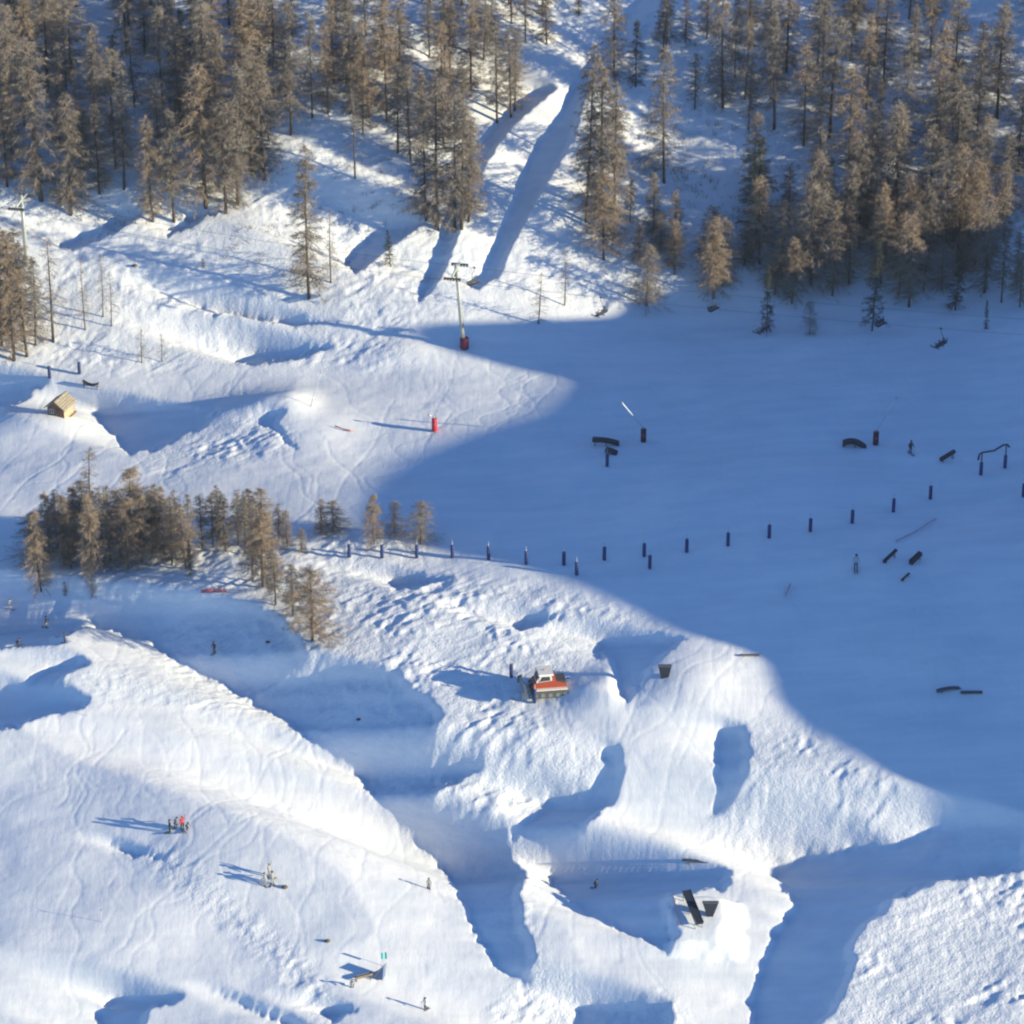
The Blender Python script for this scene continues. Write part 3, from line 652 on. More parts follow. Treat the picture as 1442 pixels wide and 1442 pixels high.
for a in [
 ('person in dark clothes standing left of the red-jacketed one on the lit slope', (239,1172), 0.4, 'stand', DARK, DARK, DARK, True, 1.1),
 ('person in a red jacket with one arm raised, on the lit slope', (257,1168), -1.2, 'reach', RED, DARK, RED, True, 1.15),
 ('person crouching in dark clothes beside the red-jacketed one', (247,1165), 0.9, 'crouch', GREY, DARK, DARK, True, 1.0),
 ('person sitting in the snow right of the red-jacketed one', (263,1168), -0.5, 'crouch', DARK, DARK, DARK, None, 0.85),
 ('grey-clad person standing in front on the lit slope, nearest of the grey trio', (374,1247), 2.6, 'stand', GREY, GREY, GREY, True, 1.1),
 ('grey-clad person standing on the right side of the grey trio', (384,1245), 2.2, 'stand', GREY, GREY, DARK, True, 1.1),
 ('grey-clad person with a raised arm at the back of the grey trio', (379,1234), -0.6, 'reach', GREY, GREY, GREY, True, 1.1),
 ('person in a white jacket and dark trousers at the bottom of the picture', (599,1422), -2.4, 'stand', WHITE, DARK, DARK, True, 1.05),
 ('lone dark skier crossing the shaded gully below the grove', (302,919), -2.0, 'stand', DARK, DARK, DARK, True, 1.0),
 ('dark skier on the narrow sunlit path at the left edge', (65,883), -0.2, 'stand', DARK, GREY, DARK, True, 1.0),
 ('dark skier standing below the sunlit path, nearest the left edge of the picture', (25,911), 0.5, 'crouch', DARK, DARK, DARK, True, 0.95),
 ('dark skier standing below the sunlit path, right of the other one', (91,905), 0.2, 'stand', DARK, DARK, DARK, True, 0.9),
 ('skier crouching in the shaded landing left of the snow table', (838,1250), 0.0, 'crouch', DARK, DARK, DARK, True, 0.95),
 ('skier on the lit edge right beside the long shaded gully', (604,1252), -1.5, 'stand', GREY, DARK, DARK, True, 0.95),
 ('dark figure standing on the shaded run right of the arched rail', (1282,638), -1.2, 'stand', DARK, DARK, DARK, True, 1.15),
 ('figure in a pale jacket on the shaded run below the row of padded poles', (1205,802), -1.6, 'stand', (0.42, 0.45, 0.5), DARK, DARK, True, 1.35),
 ('tiny figure beside the wooden rail at the bottom of the lit slope', (496,1390), -1.4, 'crouch', GREY, DARK, GREY, None, 0.9),
 ('person in white standing in shade at the left edge above the path', (14,857), -0.4, 'stand', WHITE, WHITE, WHITE, True, 0.95),
]: person(a[0], on_ground(*a[1]), *a[2:])

# ---------------------------------------------------------------- marker poles with blue pads
STEEL = mat('galvanised_steel', (0.42, 0.44, 0.45), 0.4, 0.6); BLUE = mat('blue_padding', (0.018, 0.04, 0.16), 0.7); PALEP = mat('pale_pole', (0.62, 0.62, 0.6), 0.5)
pad_me = MB().tube([(0, 0, 0.05), (0, 0, 0.12), (0, 0, 2.0), (0, 0, 2.08)], [0.2, 0.25, 0.25, 0.2], 10).mesh('pad', BLUE)
pst_me = MB().tube([(0, 0, -0.4), (0, 0, 2.9)], 0.035, 6).mesh('pole', STEEL)
strap_me = MB().tube([(0, 0, 0.75), (0, 0, 0.82)], 0.262, 10).tube([(0, 0, 1.4), (0, 0, 1.47)], 0.262, 10).mesh('strap', mat('strap_black', (0.02, 0.02, 0.03), 0.6))
PADS = [(492,785),(538,786),(587,786),(637,786),(688,788),(741,795),(794,796),(812,810),(851,789),(907,784),(915,801),(967,778),(1025,769),(1083,758),(1141,749),(1200,737),(1258,721),(1310,703),(1441,700)]
ORD = ['at the left end of the row, in sunlight below the grove', 'second from the left end of the row, in sunlight', 'third from the left end of the row, in sunlight', 'fourth from the left, where the shade begins', 'fifth from the left end of the row', 'with a white tip, sixth from the left end of the row',
 'seventh from the left end of the row', 'set below the row, left one of the two out of line', 'eighth from the left end of the row', 'with a tall tip, straight above the right stray pole', 'set below the row, right one of the two out of line', 'fifth from the row\'s right bend, on the shaded run', 'next left of the row\'s middle rise on the shaded run', 'in the rising part of the row, left of three', 'in the middle of the rising part of the row', 'in the rising part of the row, right of three', 'second from the upper right end of the row', 'at the upper right end of the row', 'cut by the right edge of the picture']
for q, w in zip(PADS, ORD):
    p = gp(*q); o = thing('padded_pole', 'blue padded marker pole '+w, 'marker pole', p, trnd.uniform(0, 3), 'blue padded marker poles across the run')
    part('pole', pst_me, o); d = part('pad', pad_me, o); part('strap', strap_me, d)
for (q, w) in [((112,527), 'blue padded marker pole behind the hut at the foot of the lit slope'), ((70,533), 'blue padded marker pole in the shade behind the hut'), ((855,657), 'blue padded pole below the two dark rails on the shaded run'), ((753,990), 'blue padded pole in front of the snow groomer'), ((720,954), 'dark padded pole left behind the snow groomer')]:
    p = gp(*q); o = thing('padded_pole', w, 'marker pole', p, 0.5, 'single blue padded poles'); part('pole', pst_me, o); d = part('pad', pad_me, o); part('strap', strap_me, d)
for (q, h, w) in [((143,1298), 1.9, 'thin pale pole casting a long shadow at the lower left'), ((123,1008), 1.8, 'thin pole at the edge of the shaded hollow on the left')]:
    p = gp(*q); o = thing('marker_stake', w, 'marker pole', p, 0, 'thin stakes')
    MB().tube([(0, 0, -0.3), (0, 0, h)], 0.03, 6).build('pole', PALEP, o); MB().tube([(0, 0, h-0.25), (0, 0, h)], 0.05, 6).build('tip', BLUE, o)

# ---------------------------------------------------------------- snow lances
RED_SHADED = mat('shaded_red_padding', (0.085, 0.01, 0.03), 0.65)  # for pads out of the sun, their shade put into a darker red
def lance(label, q, tip, m=None):
    p = gp(*q); o = thing('snow_lance', label, 'snow gun', p, 0, 'snow making lances beside the run')
    MB().tube([(0, 0, -0.2), (0, 0, 2.2)], 0.12, 8).build('post', STEEL, o)
    pd = MB().tube([(0, 0, 0.02), (0, 0, 0.1), (0, 0, 2.0), (0, 0, 2.08)], [0.36, 0.42, 0.42, 0.36], 10).build('pad', m or RED_SHADED, o)
    MB().box((0, -0.43, 1.2), (0.2, 0.04, 0.3)).build('panel', mat('panel_pale', (0.2, 0.15, 0.18), 0.6), pd)
    # tip offset in photo pixels from the post top -> metres
    v = Vector((tip[0]/10.0, 0.0, tip[1]/8.8)); top = Vector((0, 0, 2.2))
    e = top+v
    MB().tube([top-v*0.12, top+v*0.55], [0.05, 0.045], 6).build('arm', STEEL, o)
    hd = MB().tube([top+v*0.5, top+v*0.95, e], [0.085, 0.10, 0.07], 8).build('lance_pipe', mat('lance_pale', (0.62, 0.66, 0.7), 0.4), o)
    MB().tube([e-v.normalized()*0.2, e+v.normalized()*0.12], 0.14, 8).build('nozzle_head', STEEL, hd)
lance('snow lance with a red padded post leaning up to the left on the shaded run', (906,622), (-32, 36))
lance('snow lance with a shaded red padded post leaning up to the right', (1233,626), (26, 46))
lance('snow lance with a bright red padded post in sunlight, throwing a long shadow', (612,607), (-8, 4), mat('sunlit_red_padding', (0.5, 0.02, 0.045), 0.6))  # brighter copy of the padding red for the pad in sunlight
def plain_lance(label, q, tip):
    p = gp(*q); o = thing('snow_lance', label, 'snow gun', p, 0, 'snow making lances beside the run')
    v = Vector((tip[0]/10, 0, tip[1]/8.8))
    MB().tube([(0, 0, -0.3), v*0.3], 0.06, 6).build('post', STEEL, o); b = MB().tube([v*0.3, v*0.95, v], [0.05, 0.06, 0.04], 6).build('lance_pipe', mat('lance_pale', (0.62, 0.66, 0.7), 0.4), o)
    MB().tube([v*0.96, v*1.02], 0.11, 8).build('nozzle_head', STEEL, b)
plain_lance('slim white lance without pad rising behind the big snow jump', (437,572), (17, 50))

# ---------------------------------------------------------------- rails and boxes of the snow park
DKRAIL = mat('dark_rail', (0.018, 0.024, 0.045), 0.5); WOOD = mat('weathered_wood', (0.22, 0.15, 0.10), 0.8, var=0.3, scale=4)
def rail(name, label, q, rz, length, width, prof, depth, feet, m=DKRAIL, lift=0.0, group='rails and boxes of the snow park'):
    p = gp(*q); o = thing(name, label, 'rail', p+Vector((0, 0, lift)), rz, group)
    n = 9; pts = [((k/(n-1)-0.5)*length, prof(k/(n-1))) for k in range(n)]
    ring = [(x, z) for x, z in pts]+[(x, z-depth) for x, z in pts[::-1]]
    MB().prism(ring, -width/2, width/2).build('slide_deck', m, o)
    ed = MB()
    for y in (-width/2, width/2): ed.tube([(x, y, z+0.02) for x, z in pts], 0.04, 6)
    ed.build('edge_tube', STEEL if m is WOOD else mat('rail_edge', (0.05, 0.055, 0.07), 0.4, 0.5), o)
    for f_ in feet:
        x = (f_-0.5)*length; z = prof(f_)-depth
        MB().tube([(x, -width/3, -0.5-lift), (x, -width/3, z)], 0.06, 6).tube([(x, width/3, -0.5-lift), (x, width/3, z)], 0.06, 6).build('support', mat('rail_post', (0.10, 0.11, 0.13), 0.5, 0.4), o)
    return o
rail('arched_rail', 'long dark bent box rail left of the lance on the shaded run', (853,627), -0.10, 3.9, 0.7, lambda u: 1.05-0.9*max(0, u-0.35)**1.6, 0.5, (0.1, 0.5, 0.9))
rail('low_box', 'short dark box rail just below the long bent rail', (861,639), -0.25, 1.7, 0.9, lambda u: 0.75-0.45*u*u, 0.45, (0.15, 0.85))
rail('arched_rail', 'dark rainbow rail left of the upright red lance post', (1204,629), -0.10, 3.6, 0.9, lambda u: 0.55+0.9*(1-(2*u-0.9)**2)*0.8-0.5*u, 0.55, (0.08, 0.5, 0.92))
rail('low_box', 'short tilted dark box rail right of the standing figure', (1334,648), 0.5, 2.4, 0.5, lambda u: 0.5+0.8*u, 0.35, (0.15, 0.85))
rail('low_box', 'slim dark tilted rail below the row of poles, left of a pair', (1253,789), 0.75, 2.5, 0.35, lambda u: 0.35+0.9*u, 0.3, (0.15, 0.85))
rail('low_box', 'thick dark tilted box below the row of poles, right of a pair', (1289,791), 0.75, 2.0, 0.6, lambda u: 0.45+0.7*u, 0.5, (0.15, 0.85))
rail('low_box', 'small dark kinked rail lying below the thick tilted box', (1275,815), 0.9, 1.9, 0.22, lambda u: 0.2+0.3*u, 0.14, (0.2, 0.8))
rail('flat_rail', 'flat dark rail half buried in the shaded slope at the right', (1336,972), 0.15, 3.2, 0.5, lambda u: 0.1+0.25*math.sin(u*2.6), 0.2, (0.2, 0.8), mat('frosted_rail', (0.10, 0.12, 0.15), 0.7))
rail('flat_rail', 'flat dark rail right of the half buried one on the shaded slope', (1368,976), -0.05, 2.8, 0.4, lambda u: 0.12+0.1*u, 0.18, (0.2, 0.8), mat('frosted_rail', (0.10, 0.12, 0.15), 0.7))
rail('flat_rail', 'low dark rail on the lit snow above the shaded table landing', (983,1214), -0.15, 4.0, 0.35, lambda u: 0.22-0.16*abs(u-0.3), 0.14, (0.2, 0.8), mat('frosted_rail', (0.10, 0.12, 0.15), 0.7))
rail('flat_rail', 'low dark rail at the sunlit rim of the shaded slope', (1056,924), 0.0, 2.6, 0.3, lambda u: 0.2, 0.14, (0.2, 0.8), mat('dusted_rail', (0.25, 0.25, 0.27), 0.7))
rail('wooden_rail', 'small brown wooden rail at the bottom of the lit slope', (512,1380), 0.3, 2.2, 0.4, lambda u: 0.65+0.15*u, 0.25, (0.08, 0.9), WOOD)
rail('curved_rail', 'small curved dark rail behind the hut on lit snow', (128,545), -0.35, 2.6, 0.4, lambda u: 0.75-1.9*u*(1-u)+0.2, 0.2, (0.06, 0.94))
# tall goal-shaped rail
pa, pb = gp(1381,669), gp(1415,659)
o = thing('raised_rail', 'raised goal-shaped rail on two padded posts at the far right', 'rail', pa, 0, 'rails and boxes of the snow park')
d = pb-pa
for v in (Vector((0, 0, 0)), d):
    MB().tube([v+Vector((0, 0, -0.3)), v+Vector((0, 0, 3.6))], 0.09, 8).build('post', DKRAIL, o)
    MB().tube([v+Vector((0, 0, 0)), v+Vector((0, 0, 0.08)), v+Vector((0, 0, 1.9)), v+Vector((0, 0, 2.0))], [0.2, 0.25, 0.25, 0.2], 10).build('pad', BLUE, o)
MB().tube([Vector((-0.5, 0, 2.4)), Vector((-0.35, 0, 3.3)), Vector((0, 0, 3.55)), d*0.5+Vector((0, 0, 3.3)), d*0.85+Vector((0, 0, 3.75)), d+Vector((0.1, 0, 3.7)), d+Vector((0.45, 0, 3.3))], 0.14, 8).build('slide_tube', mat('rail_edge', (0.05, 0.055, 0.07), 0.4, 0.5), o)
# panels on the two tables
def wedge(label, q, rz, top, bot, h, depth, m=DKRAIL):
    p = gp(*q); o = thing('kicker_panel', label, 'ramp', p, rz, 'dark panels on the snow features')
    MB().add([(-bot/2, 0, -0.2), (bot/2, 0, -0.2), (top/2, -0.1, h), (-top/2, -0.1, h), (-bot/2, depth, -0.2), (bot/2, depth, -0.2), (top/2, depth*0.6, h), (-top/2, depth*0.6, h)],
             [(0, 1, 2, 3), (7, 6, 5, 4), (1, 5, 6, 2), (4, 0, 3, 7), (3, 2, 6, 7), (0, 4, 5, 1)]).build('panel', m, o)
    MB().box((0, depth*0.25, h+0.05), (top*1.05, depth*0.8, 0.10)).build('top_board', mat('panel_rim', (0.09, 0.10, 0.13), 0.6), o)
    for s_ in (-1, 1): MB().tube([(s_*bot*0.4, depth*0.5, -0.4), (s_*top*0.4, depth*0.9, h*0.8)], 0.05, 6).build('brace', STEEL, o)
wedge('tapered dark panel standing on the sunlit knoll above the gully', (936,955), 0.0, 1.7, 0.9, 1.75, 0.7)
wedge('T-shaped dark panel beside the long box on the snow table', (1000,1291), 0.0, 1.9, 0.6, 2.0, 0.6)
pf, pb_ = gp(985,1309), gp(966,1266); o = thing('long_box', 'long dark slide box pointing up the snow table', 'rail', pf, 0, 'rails and boxes of the snow park')
ax = pb_-pf+Vector((0, 0, 0.35)); ln = ax.length; xd = ax.normalized(); yd = Vector((0, 0, 1)).cross(xd).normalized(); rot = Matrix((xd, yd, xd.cross(yd))).transposed()
lift = Vector((0, 0, 0.85))
MB().box(ax*0.5+lift, (ln, 1.0, 0.3), rot).build('slide_deck', DKRAIL, o)
e_ = MB()
for y in (-0.52, 0.52): e_.tube([lift+yd*y+Vector((0, 0, 0.17)), ax+lift+yd*y+Vector((0, 0, 0.17))], 0.05, 6)
e_.build('edge_tube', mat('rail_edge', (0.05, 0.055, 0.07), 0.4, 0.5), o)
for f_ in (0.04, 0.5, 0.96): MB().tube([ax*f_+yd*0.34+Vector((0, 0, -0.8)), ax*f_+yd*0.5+lift], 0.06, 6).tube([ax*f_-yd*0.34+Vector((0, 0, -0.8)), ax*f_-yd*0.5+lift], 0.06, 6).build('support', STEEL, o)
# kicker at the bottom with a teal flag
p = gp(534,1376); o = thing('small_kicker', 'small kicker with shadow-blue sides and curved takeoff at the bottom of the lit slope', 'ramp', p, -0.3)
MB().prism([(-1.0, 0), (0.6, 0), (0.75, 1.9), (0.35, 1.25), (-0.2, 0.6)], -0.5, 0.5).build('curved_side', mat('kicker_shadow_blue', (0.10, 0.16, 0.30), 0.7), o)  # dark blue of the shadow put into the side's colour
MB().prism([(-1.0, 0.03), (-0.2, 0.64), (0.35, 1.29), (0.75, 1.95), (0.72, 1.99), (0.3, 1.34), (-0.24, 0.69), (-1.05, 0.08)], -0.55, 0.55).build('takeoff_board', mat('board_grey', (0.25, 0.28, 0.34), 0.6), o)
p = gp(545,1362); o = thing('flag_pole', 'thin pole with a teal flag beside the small kicker', 'flag', p)
MB().tube([(0, 0, -0.3), (0, 0, 2.2)], 0.03, 6).build('pole', PALEP, o)
fl = MB()
for k in range(5):
    x0, x1 = k*0.13, (k+1)*0.13; y0, y1 = 0.06*math.sin(k*1.3), 0.06*math.sin((k+1)*1.3)
    fl.add([(-x0-0.03, y0, 1.2), (-x1-0.03, y1, 1.2), (-x1-0.03, y1, 2.15), (-x0-0.03, y0, 2.15), (-x0-0.03, y0+0.02, 1.2), (-x1-0.03, y1+0.02, 1.2), (-x1-0.03, y1+0.02, 2.15), (-x0-0.03, y0+0.02, 2.15)], [(0, 1, 2, 3), (7, 6, 5, 4)])
fl.build('flag_cloth', mat('teal_cloth', (0.15, 0.55, 0.55), 0.8), o)

# ---------------------------------------------------------------- red nets
def net(label, qs, h, m):
    P = [gp(*q) for q in qs]; o = thing('safety_net', label, 'net', P[0], 0, 'red safety nets')
    mb = MB(); ps = MB()
    for a, b in zip(P[:-1], P[1:]):
        a = a-P[0]; b = b-P[0]; n = max(2, int((b-a).length/0.35))
        for k in range(n+1):
            v = a.lerp(b, k/n); mb.tube([v+Vector((0, 0, 0.1)), v+Vector((0, 0, h))], 0.03, 4)
        for z in np.linspace(0.15, h, 6): mb.tube([a+Vector((0, 0, z)), b+Vector((0, 0, z))], 0.03, 4)
        ps.tube([a+Vector((0, 0, -0.3)), a+Vector((0, 0, h+0.15))], 0.035, 6)
    mb.build('mesh_net', m, o); ps.build('net_post', STEEL, o)
NETM = mat('net_red', (0.6, 0.06, 0.08), 0.8)
net('short red net at the front of the grove, above the shaded gully', [(283,836),(300,835),(318,835)], 0.6, NETM)
net('pinkish net lying on the lit flank of the big snow jump', [(472,602),(485,607),(498,609)], 0.35, mat('net_pink', (0.8, 0.35, 0.33), 0.8))
net('faded red net crossing the shaded run at the right', [(1262,764),(1290,750),(1318,732)], 0.3, mat('net_faded', (0.5, 0.38, 0.5), 0.8))
net('short faded net climbing the shaded run below the poles', [(1106,842),(1113,826)], 0.6, mat('net_faded', (0.5, 0.38, 0.5), 0.8))
net('pale pink net along the left edge of the snow table', [(948,1262),(951,1285),(957,1305)], 0.3, mat('net_pink', (0.8, 0.35, 0.33), 0.8))

# ---------------------------------------------------------------- wooden hut
p = gp(86,583); o = thing('wooden_hut', 'small wooden hut with a grey-brown gable roof on the snow mound at the left', 'hut', p+Vector((0, 0, -0.25)), R(-112))
WALL = mat('larch_boards', (0.22, 0.12, 0.065), 0.8, var=0.3, scale=3); ROOF = mat('roof_shingle', (0.36, 0.32, 0.25), 0.85, var=0.25, scale=3)
LX, LY, HW, HR = 3.2, 2.8, 2.0, 3.0
def wallp(name, vs, m):
    c = sum((Vector(v) for v in vs), Vector())/len(vs); nrm = (Vector(vs[1])-Vector(vs[0])).cross(Vector(vs[2])-Vector(vs[1])).normalized()*0.12
    n = len(vs); return MB().add(list(vs)+[Vector(v)-nrm for v in vs], [tuple(range(n)), tuple(range(2*n-1, n-1, -1))]+[(k, k+n, (k+1) % n+n, (k+1) % n) for k in range(n)]).build(name, m, o)
hx, hy = LX/2, LY/2
WL = wallp('gable_wall', [(hx, -hy, 0), (hx, hy, 0), (hx, hy, HW), (hx, 0, HR), (hx, -hy, HW)], WALL)
wallp('gable_wall', [(-hx, hy, 0), (-hx, -hy, 0), (-hx, -hy, HW), (-hx, 0, HR), (-hx, hy, HW)], WALL)
fw = wallp('side_wall', [(-hx+0.13, -hy, 0), (hx-0.13, -hy, 0), (hx-0.13, -hy, HW), (-hx+0.13, -hy, HW)], WALL)
wallp('side_wall', [(hx-0.13, hy, 0), (-hx+0.13, hy, 0), (-hx+0.13, hy, HW), (hx-0.13, hy, HW)], mat('sunlit_boards', (0.5, 0.36, 0.25), 0.8, var=0.2))  # sun on this side put into a paler board colour
for sg in (-1, 1):
    ang = math.atan2(HR-HW, hy); ln = hy/math.cos(ang)+0.45
    rot = Matrix.Rotation(-sg*ang, 3, 'X'); cy = sg*(hy+0.38)/2; cz = HR-(abs(cy))*math.tan(ang)+0.10
    rf = MB().box((0, cy, cz), (LX+0.7, ln, 0.12), rot).build('roof', ROOF, o)
    for k in range(5):
        yy = sg*(0.1+k*(hy+0.3)/5); MB().box((0, yy, HR-abs(yy)*math.tan(ang)+0.18), (LX+0.72, 0.08, 0.04), rot).build('roof_batten', mat('batten', (0.17, 0.15, 0.12), 0.85), rf)
MB().box((0, 0, HR+0.14), (LX+0.75, 0.25, 0.10)).build('ridge_board', ROOF, o)
dr = MB().box((hx+0.03, 0.45, 0.95), (0.06, 0.8, 1.8)).build('door', mat('door_wood', (0.16, 0.09, 0.05), 0.7), o); MB().ball((hx+0.09, 0.2, 0.95), 0.05, 6, 4).build('handle', STEEL, dr)
wn = MB().box((hx+0.025, -0.65, 1.35), (0.05, 0.7, 0.6)).build('window', mat('window_glass', (0.05, 0.06, 0.08), 0.1), o)
fr = MB()
for y in (-1.02, -0.65, -0.28): fr.box((hx+0.055, y, 1.35), (0.05, 0.07, 0.74))
for z in (1.02, 1.68): fr.box((hx+0.053, -0.65, z), (0.046, 0.67, 0.07))
fr.build('window_frame', PALEP, wn)
MB().box((-0.3, -hy-0.03, 1.0), (1.0, 0.06, 1.5)).build('shutter', mat('shutter_red', (0.2, 0.06, 0.04), 0.7), o)
MB().box((0, 0, 0.1), (LX+0.5, LY+0.5, 0.2)).build('base_frame', WALL, o)
MB().box((hx+0.7, 0, 0.2), (0.9, 2.4, 0.12)).build('porch', WALL, o)

# ---------------------------------------------------------------- snow groomer
p = gp(772,973); o = thing('snow_groomer', 'red and white snow groomer with raised blade parked on the lit snow', 'snow groomer', p, R(8))
REDP = mat('groomer_red', (0.36, 0.065, 0.03), 0.35, var=0.06); WHP = mat('groomer_white', (0.78, 0.76, 0.72), 0.35, var=0.04); TRK = mat('track_rubber', (0.10, 0.095, 0.085), 0.8, var=0.3, scale=6); GLS = mat('cab_glass', (0.04, 0.05, 0.06), 0.08); STL = mat('blade_grey', (0.22, 0.26, 0.28), 0.5, 0.3)
def track_prof(a, b, z0, z1, n=6):
    r_ = (z1-z0)/2; zc = (z0+z1)/2
    return [(b+r_*math.cos(w), zc+r_*math.sin(w)) for w in np.linspace(-math.pi/2, math.pi/2, n)]+[(a+r_*math.cos(w), zc+r_*math.sin(w)) for w in np.linspace(math.pi/2, 1.5*math.pi, n)]
for sg in (-1, 1):
    y0 = sg*1.25-0.55; tk = MB().prism(track_prof(-2.0, 2.0, -0.02, 0.92), y0, y0+1.1).build('track', TRK, o)
    cl = MB()
    for k in range(15):
        x = -2.1+k*0.3; cl.box((x, sg*1.25, 0.945), (0.07, 1.16, 0.07)); cl.box((x, sg*1.25, -0.03), (0.07, 1.16, 0.06))
    cl.build('grouser', mat('grouser_metal', (0.35, 0.34, 0.31), 0.5, 0.4), tk)
    for x in (-2.0, -1.0, 0, 1.0, 2.0): MB().tube([(x, y0-0.02 if sg < 0 else y0+1.12, 0.42), (x, y0-0.06 if sg < 0 else y0+1.16, 0.42)], 0.3, 10).build('wheel', STL, tk)
MB().box((0.1, 0, 0.75), (4.6, 1.35, 0.55)).build('chassis', STL, o)
MB().box((0.25, 0, 1.08), (4.2, 3.3, 0.14)).build('fender', WHP, o)
MB().prism([(-2.1, 1.16), (2.3, 1.16), (2.3, 1.55), (0.6, 2.1), (0.35, 2.2), (-1.6, 2.0), (-2.1, 1.7)], -1.15, 1.15).build('body', REDP, o)
cab = MB().prism([(-1.75, 1.9), (0.35, 2.16), (0.25, 3.02), (-1.15, 3.02), (-1.6, 2.4)], -1.1, 1.1).build('cab', WHP, o)
MB().box((-0.45, 0, 3.12), (2.0, 2.5, 0.18), None, 0.94).build('cab_roof', WHP, cab)
for sg in (-1, 1): MB().add([(-1.35, sg*1.13, 2.12), (0.1, sg*1.13, 2.25), (0.05, sg*1.13, 2.85), (-1.0, sg*1.13, 2.85)], [(0, 1, 2, 3) if sg < 0 else (3, 2, 1, 0)]).build('side_window', GLS, cab)
MB().add([(-1.76, -1.0, 2.2), (-1.76, 1.0, 2.2), (-1.2, 1.0, 2.98), (-1.2, -1.0, 2.98)], [(0, 1, 2, 3), (3, 2, 1, 0)]).build('windscreen', GLS, cab)
for sg in (-1, 1): MB().tube([(-1.3, sg*1.1, 2.9), (-1.5, sg*1.5, 2.7)], 0.03, 5).box((-1.5, sg*1.55, 2.45), (0.06, 0.22, 0.5)).build('mirror', mat('mirror_dark', (0.03, 0.03, 0.03), 0.4), cab)
MB().tube([(-0.5, 0, 3.15), (-0.5, 0, 3.35)], [0.12, 0.09], 8).build('beacon', mat('beacon_orange', (0.7, 0.25, 0.03), 0.3), cab)
MB().box((1.55, 0, 1.75), (1.3, 1.9, 0.5)).build('rear_deck', mat('deck_dark', (0.06, 0.06, 0.065), 0.6), o)
MB().tube([(1.1, 0.9, 1.9), (1.1, 0.9, 2.7)], 0.07, 8).build('exhaust', STL, o)
bl = MB().prism([(-3.35, 0.15), (-3.6, 0.55), (-3.6, 1.0), (-3.3, 1.5), (-3.22, 1.46), (-3.48, 0.98), (-3.48, 0.58), (-3.25, 0.18)], -2.2, 2.2).build('blade', STL, o)
for sg in (-1, 1): MB().box((-3.45, sg*2.35, 0.8), (0.7, 0.06, 1.1), Matrix.Rotation(sg*0.4, 3, 'Z')).build('blade_wing', STL, bl); MB().tube([(-2.0, sg*0.7, 0.8), (-3.45, sg*0.9, 0.8)], 0.1, 8).build('blade_arm', STL, o)
MB().tube([(-1.9, 0, 1.5), (-3.4, 0, 1.2)], 0.09, 8).build('hydraulic_ram', STEEL, o)
tl = MB().tube([(3.0, -2.1, 0.35), (3.0, 2.1, 0.35)], 0.28, 10).build('tiller', mat('tiller_dark', (0.08, 0.09, 0.10), 0.6), o)
MB().prism([(2.75, 0.55), (3.3, 0.6), (3.75, 0.15), (3.7, 0.08), (3.25, 0.5), (2.75, 0.45)], -2.15, 2.15).build('tiller_flap', mat('tiller_dark', (0.08, 0.09, 0.10), 0.6), tl)
for sg in (-1, 1): MB().tube([(2.2, sg*0.6, 0.9), (3.0, sg*0.8, 0.5)], 0.08, 6).build('tiller_arm', STL, o)

# ---------------------------------------------------------------- chairlift
base1 = gp(654,491); H1 = metres(106, base1); base2 = gp(38,372); H2 = metres(86, base2)
top1 = base1+Vector((-1.2, 0.4, H1)); top2 = base2+Vector((-0.2, 0, H2))
far = Vector((112.0, base1.y-24.0, top1.z-0.5))
ARM = Vector((0.0, 0.0, 0.0))
ldir = (top1-far); ldir.z = 0; ldir.normalize(); side = Vector((-ldir.y, ldir.x, 0))   # points away from or towards the viewer
if side.y < 0: side = -side
def tower(label, b, top, red):
    o = thing('lift_tower', label, 'lift tower', b, 0, 'towers of the chairlift'); t = top-b
    GRN = mat('tower_grey', (0.40, 0.44, 0.42), 0.5, 0.2)
    MB().tube([(0, 0, -0.8), t*0.5, t+Vector((0, 0, 0.9))], [0.38, 0.31, 0.25], 10).build('mast', GRN, o)
    ld = MB()
    for dx in (-0.18, 0.18): ld.tube([Vector((dx, -0.45, 1.5)), t+Vector((dx, -0.4, 0))], 0.025, 5)
    for k in range(20): v = t*(0.15+0.85*k/20); ld.tube([v+Vector((-0.18, -0.43, 0)), v+Vector((0.18, -0.43, 0))], 0.02, 4)
    ld.build('ladder', STEEL, o)
    arm = MB().tube([t-side*2.7, t+Vector((0, 0, 0.1)), t+side*2.7], [0.14, 0.2, 0.14], 8).build('cross_arm', GRN, o)
    for sg in (-1, 1):
        c = t+side*2.7*sg
        tr = MB().box(c+Vector((0, 0, -0.25)), (2.6, 0.14, 0.22), Matrix.Rotation(math.atan2(ldir.y, ldir.x), 3, 'Z')).build('sheave_beam', mat('sheave_dark', (0.07, 0.08, 0.075), 0.5), o)
        for k in range(6):
            q = c+ldir*(k-2.5)*0.45+Vector((0, 0, -0.42)); MB().tube([q-side*0.08, q+side*0.08], 0.19, 10).build('sheave_wheel', mat('sheave_dark', (0.07, 0.08, 0.075), 0.5), tr)
    MB().box(t+Vector((0, 0, -0.65)), (2.2, 0.5, 0.06), Matrix.Rotation(math.atan2(side.y, side.x), 3, 'Z')).build('work_platform', STL, o)
    if red: MB().tube([(0, 0, 0), (0, 0, 0.1), (0, 0, 1.75), (0, 0, 1.85)], [0.6, 0.68, 0.68, 0.6], 12).build('pad', mat('shaded_tower_pad', (0.14, 0.012, 0.045), 0.7), o)  # pad red darkened to hold the shade at the tower foot
    return o
tower('chairlift tower with a shaded red padded foot at the edge of the shaded run', base1, top1, True)
tower('pale chairlift tower among the larches at the left edge', base2, top2, False)
cb = MB()
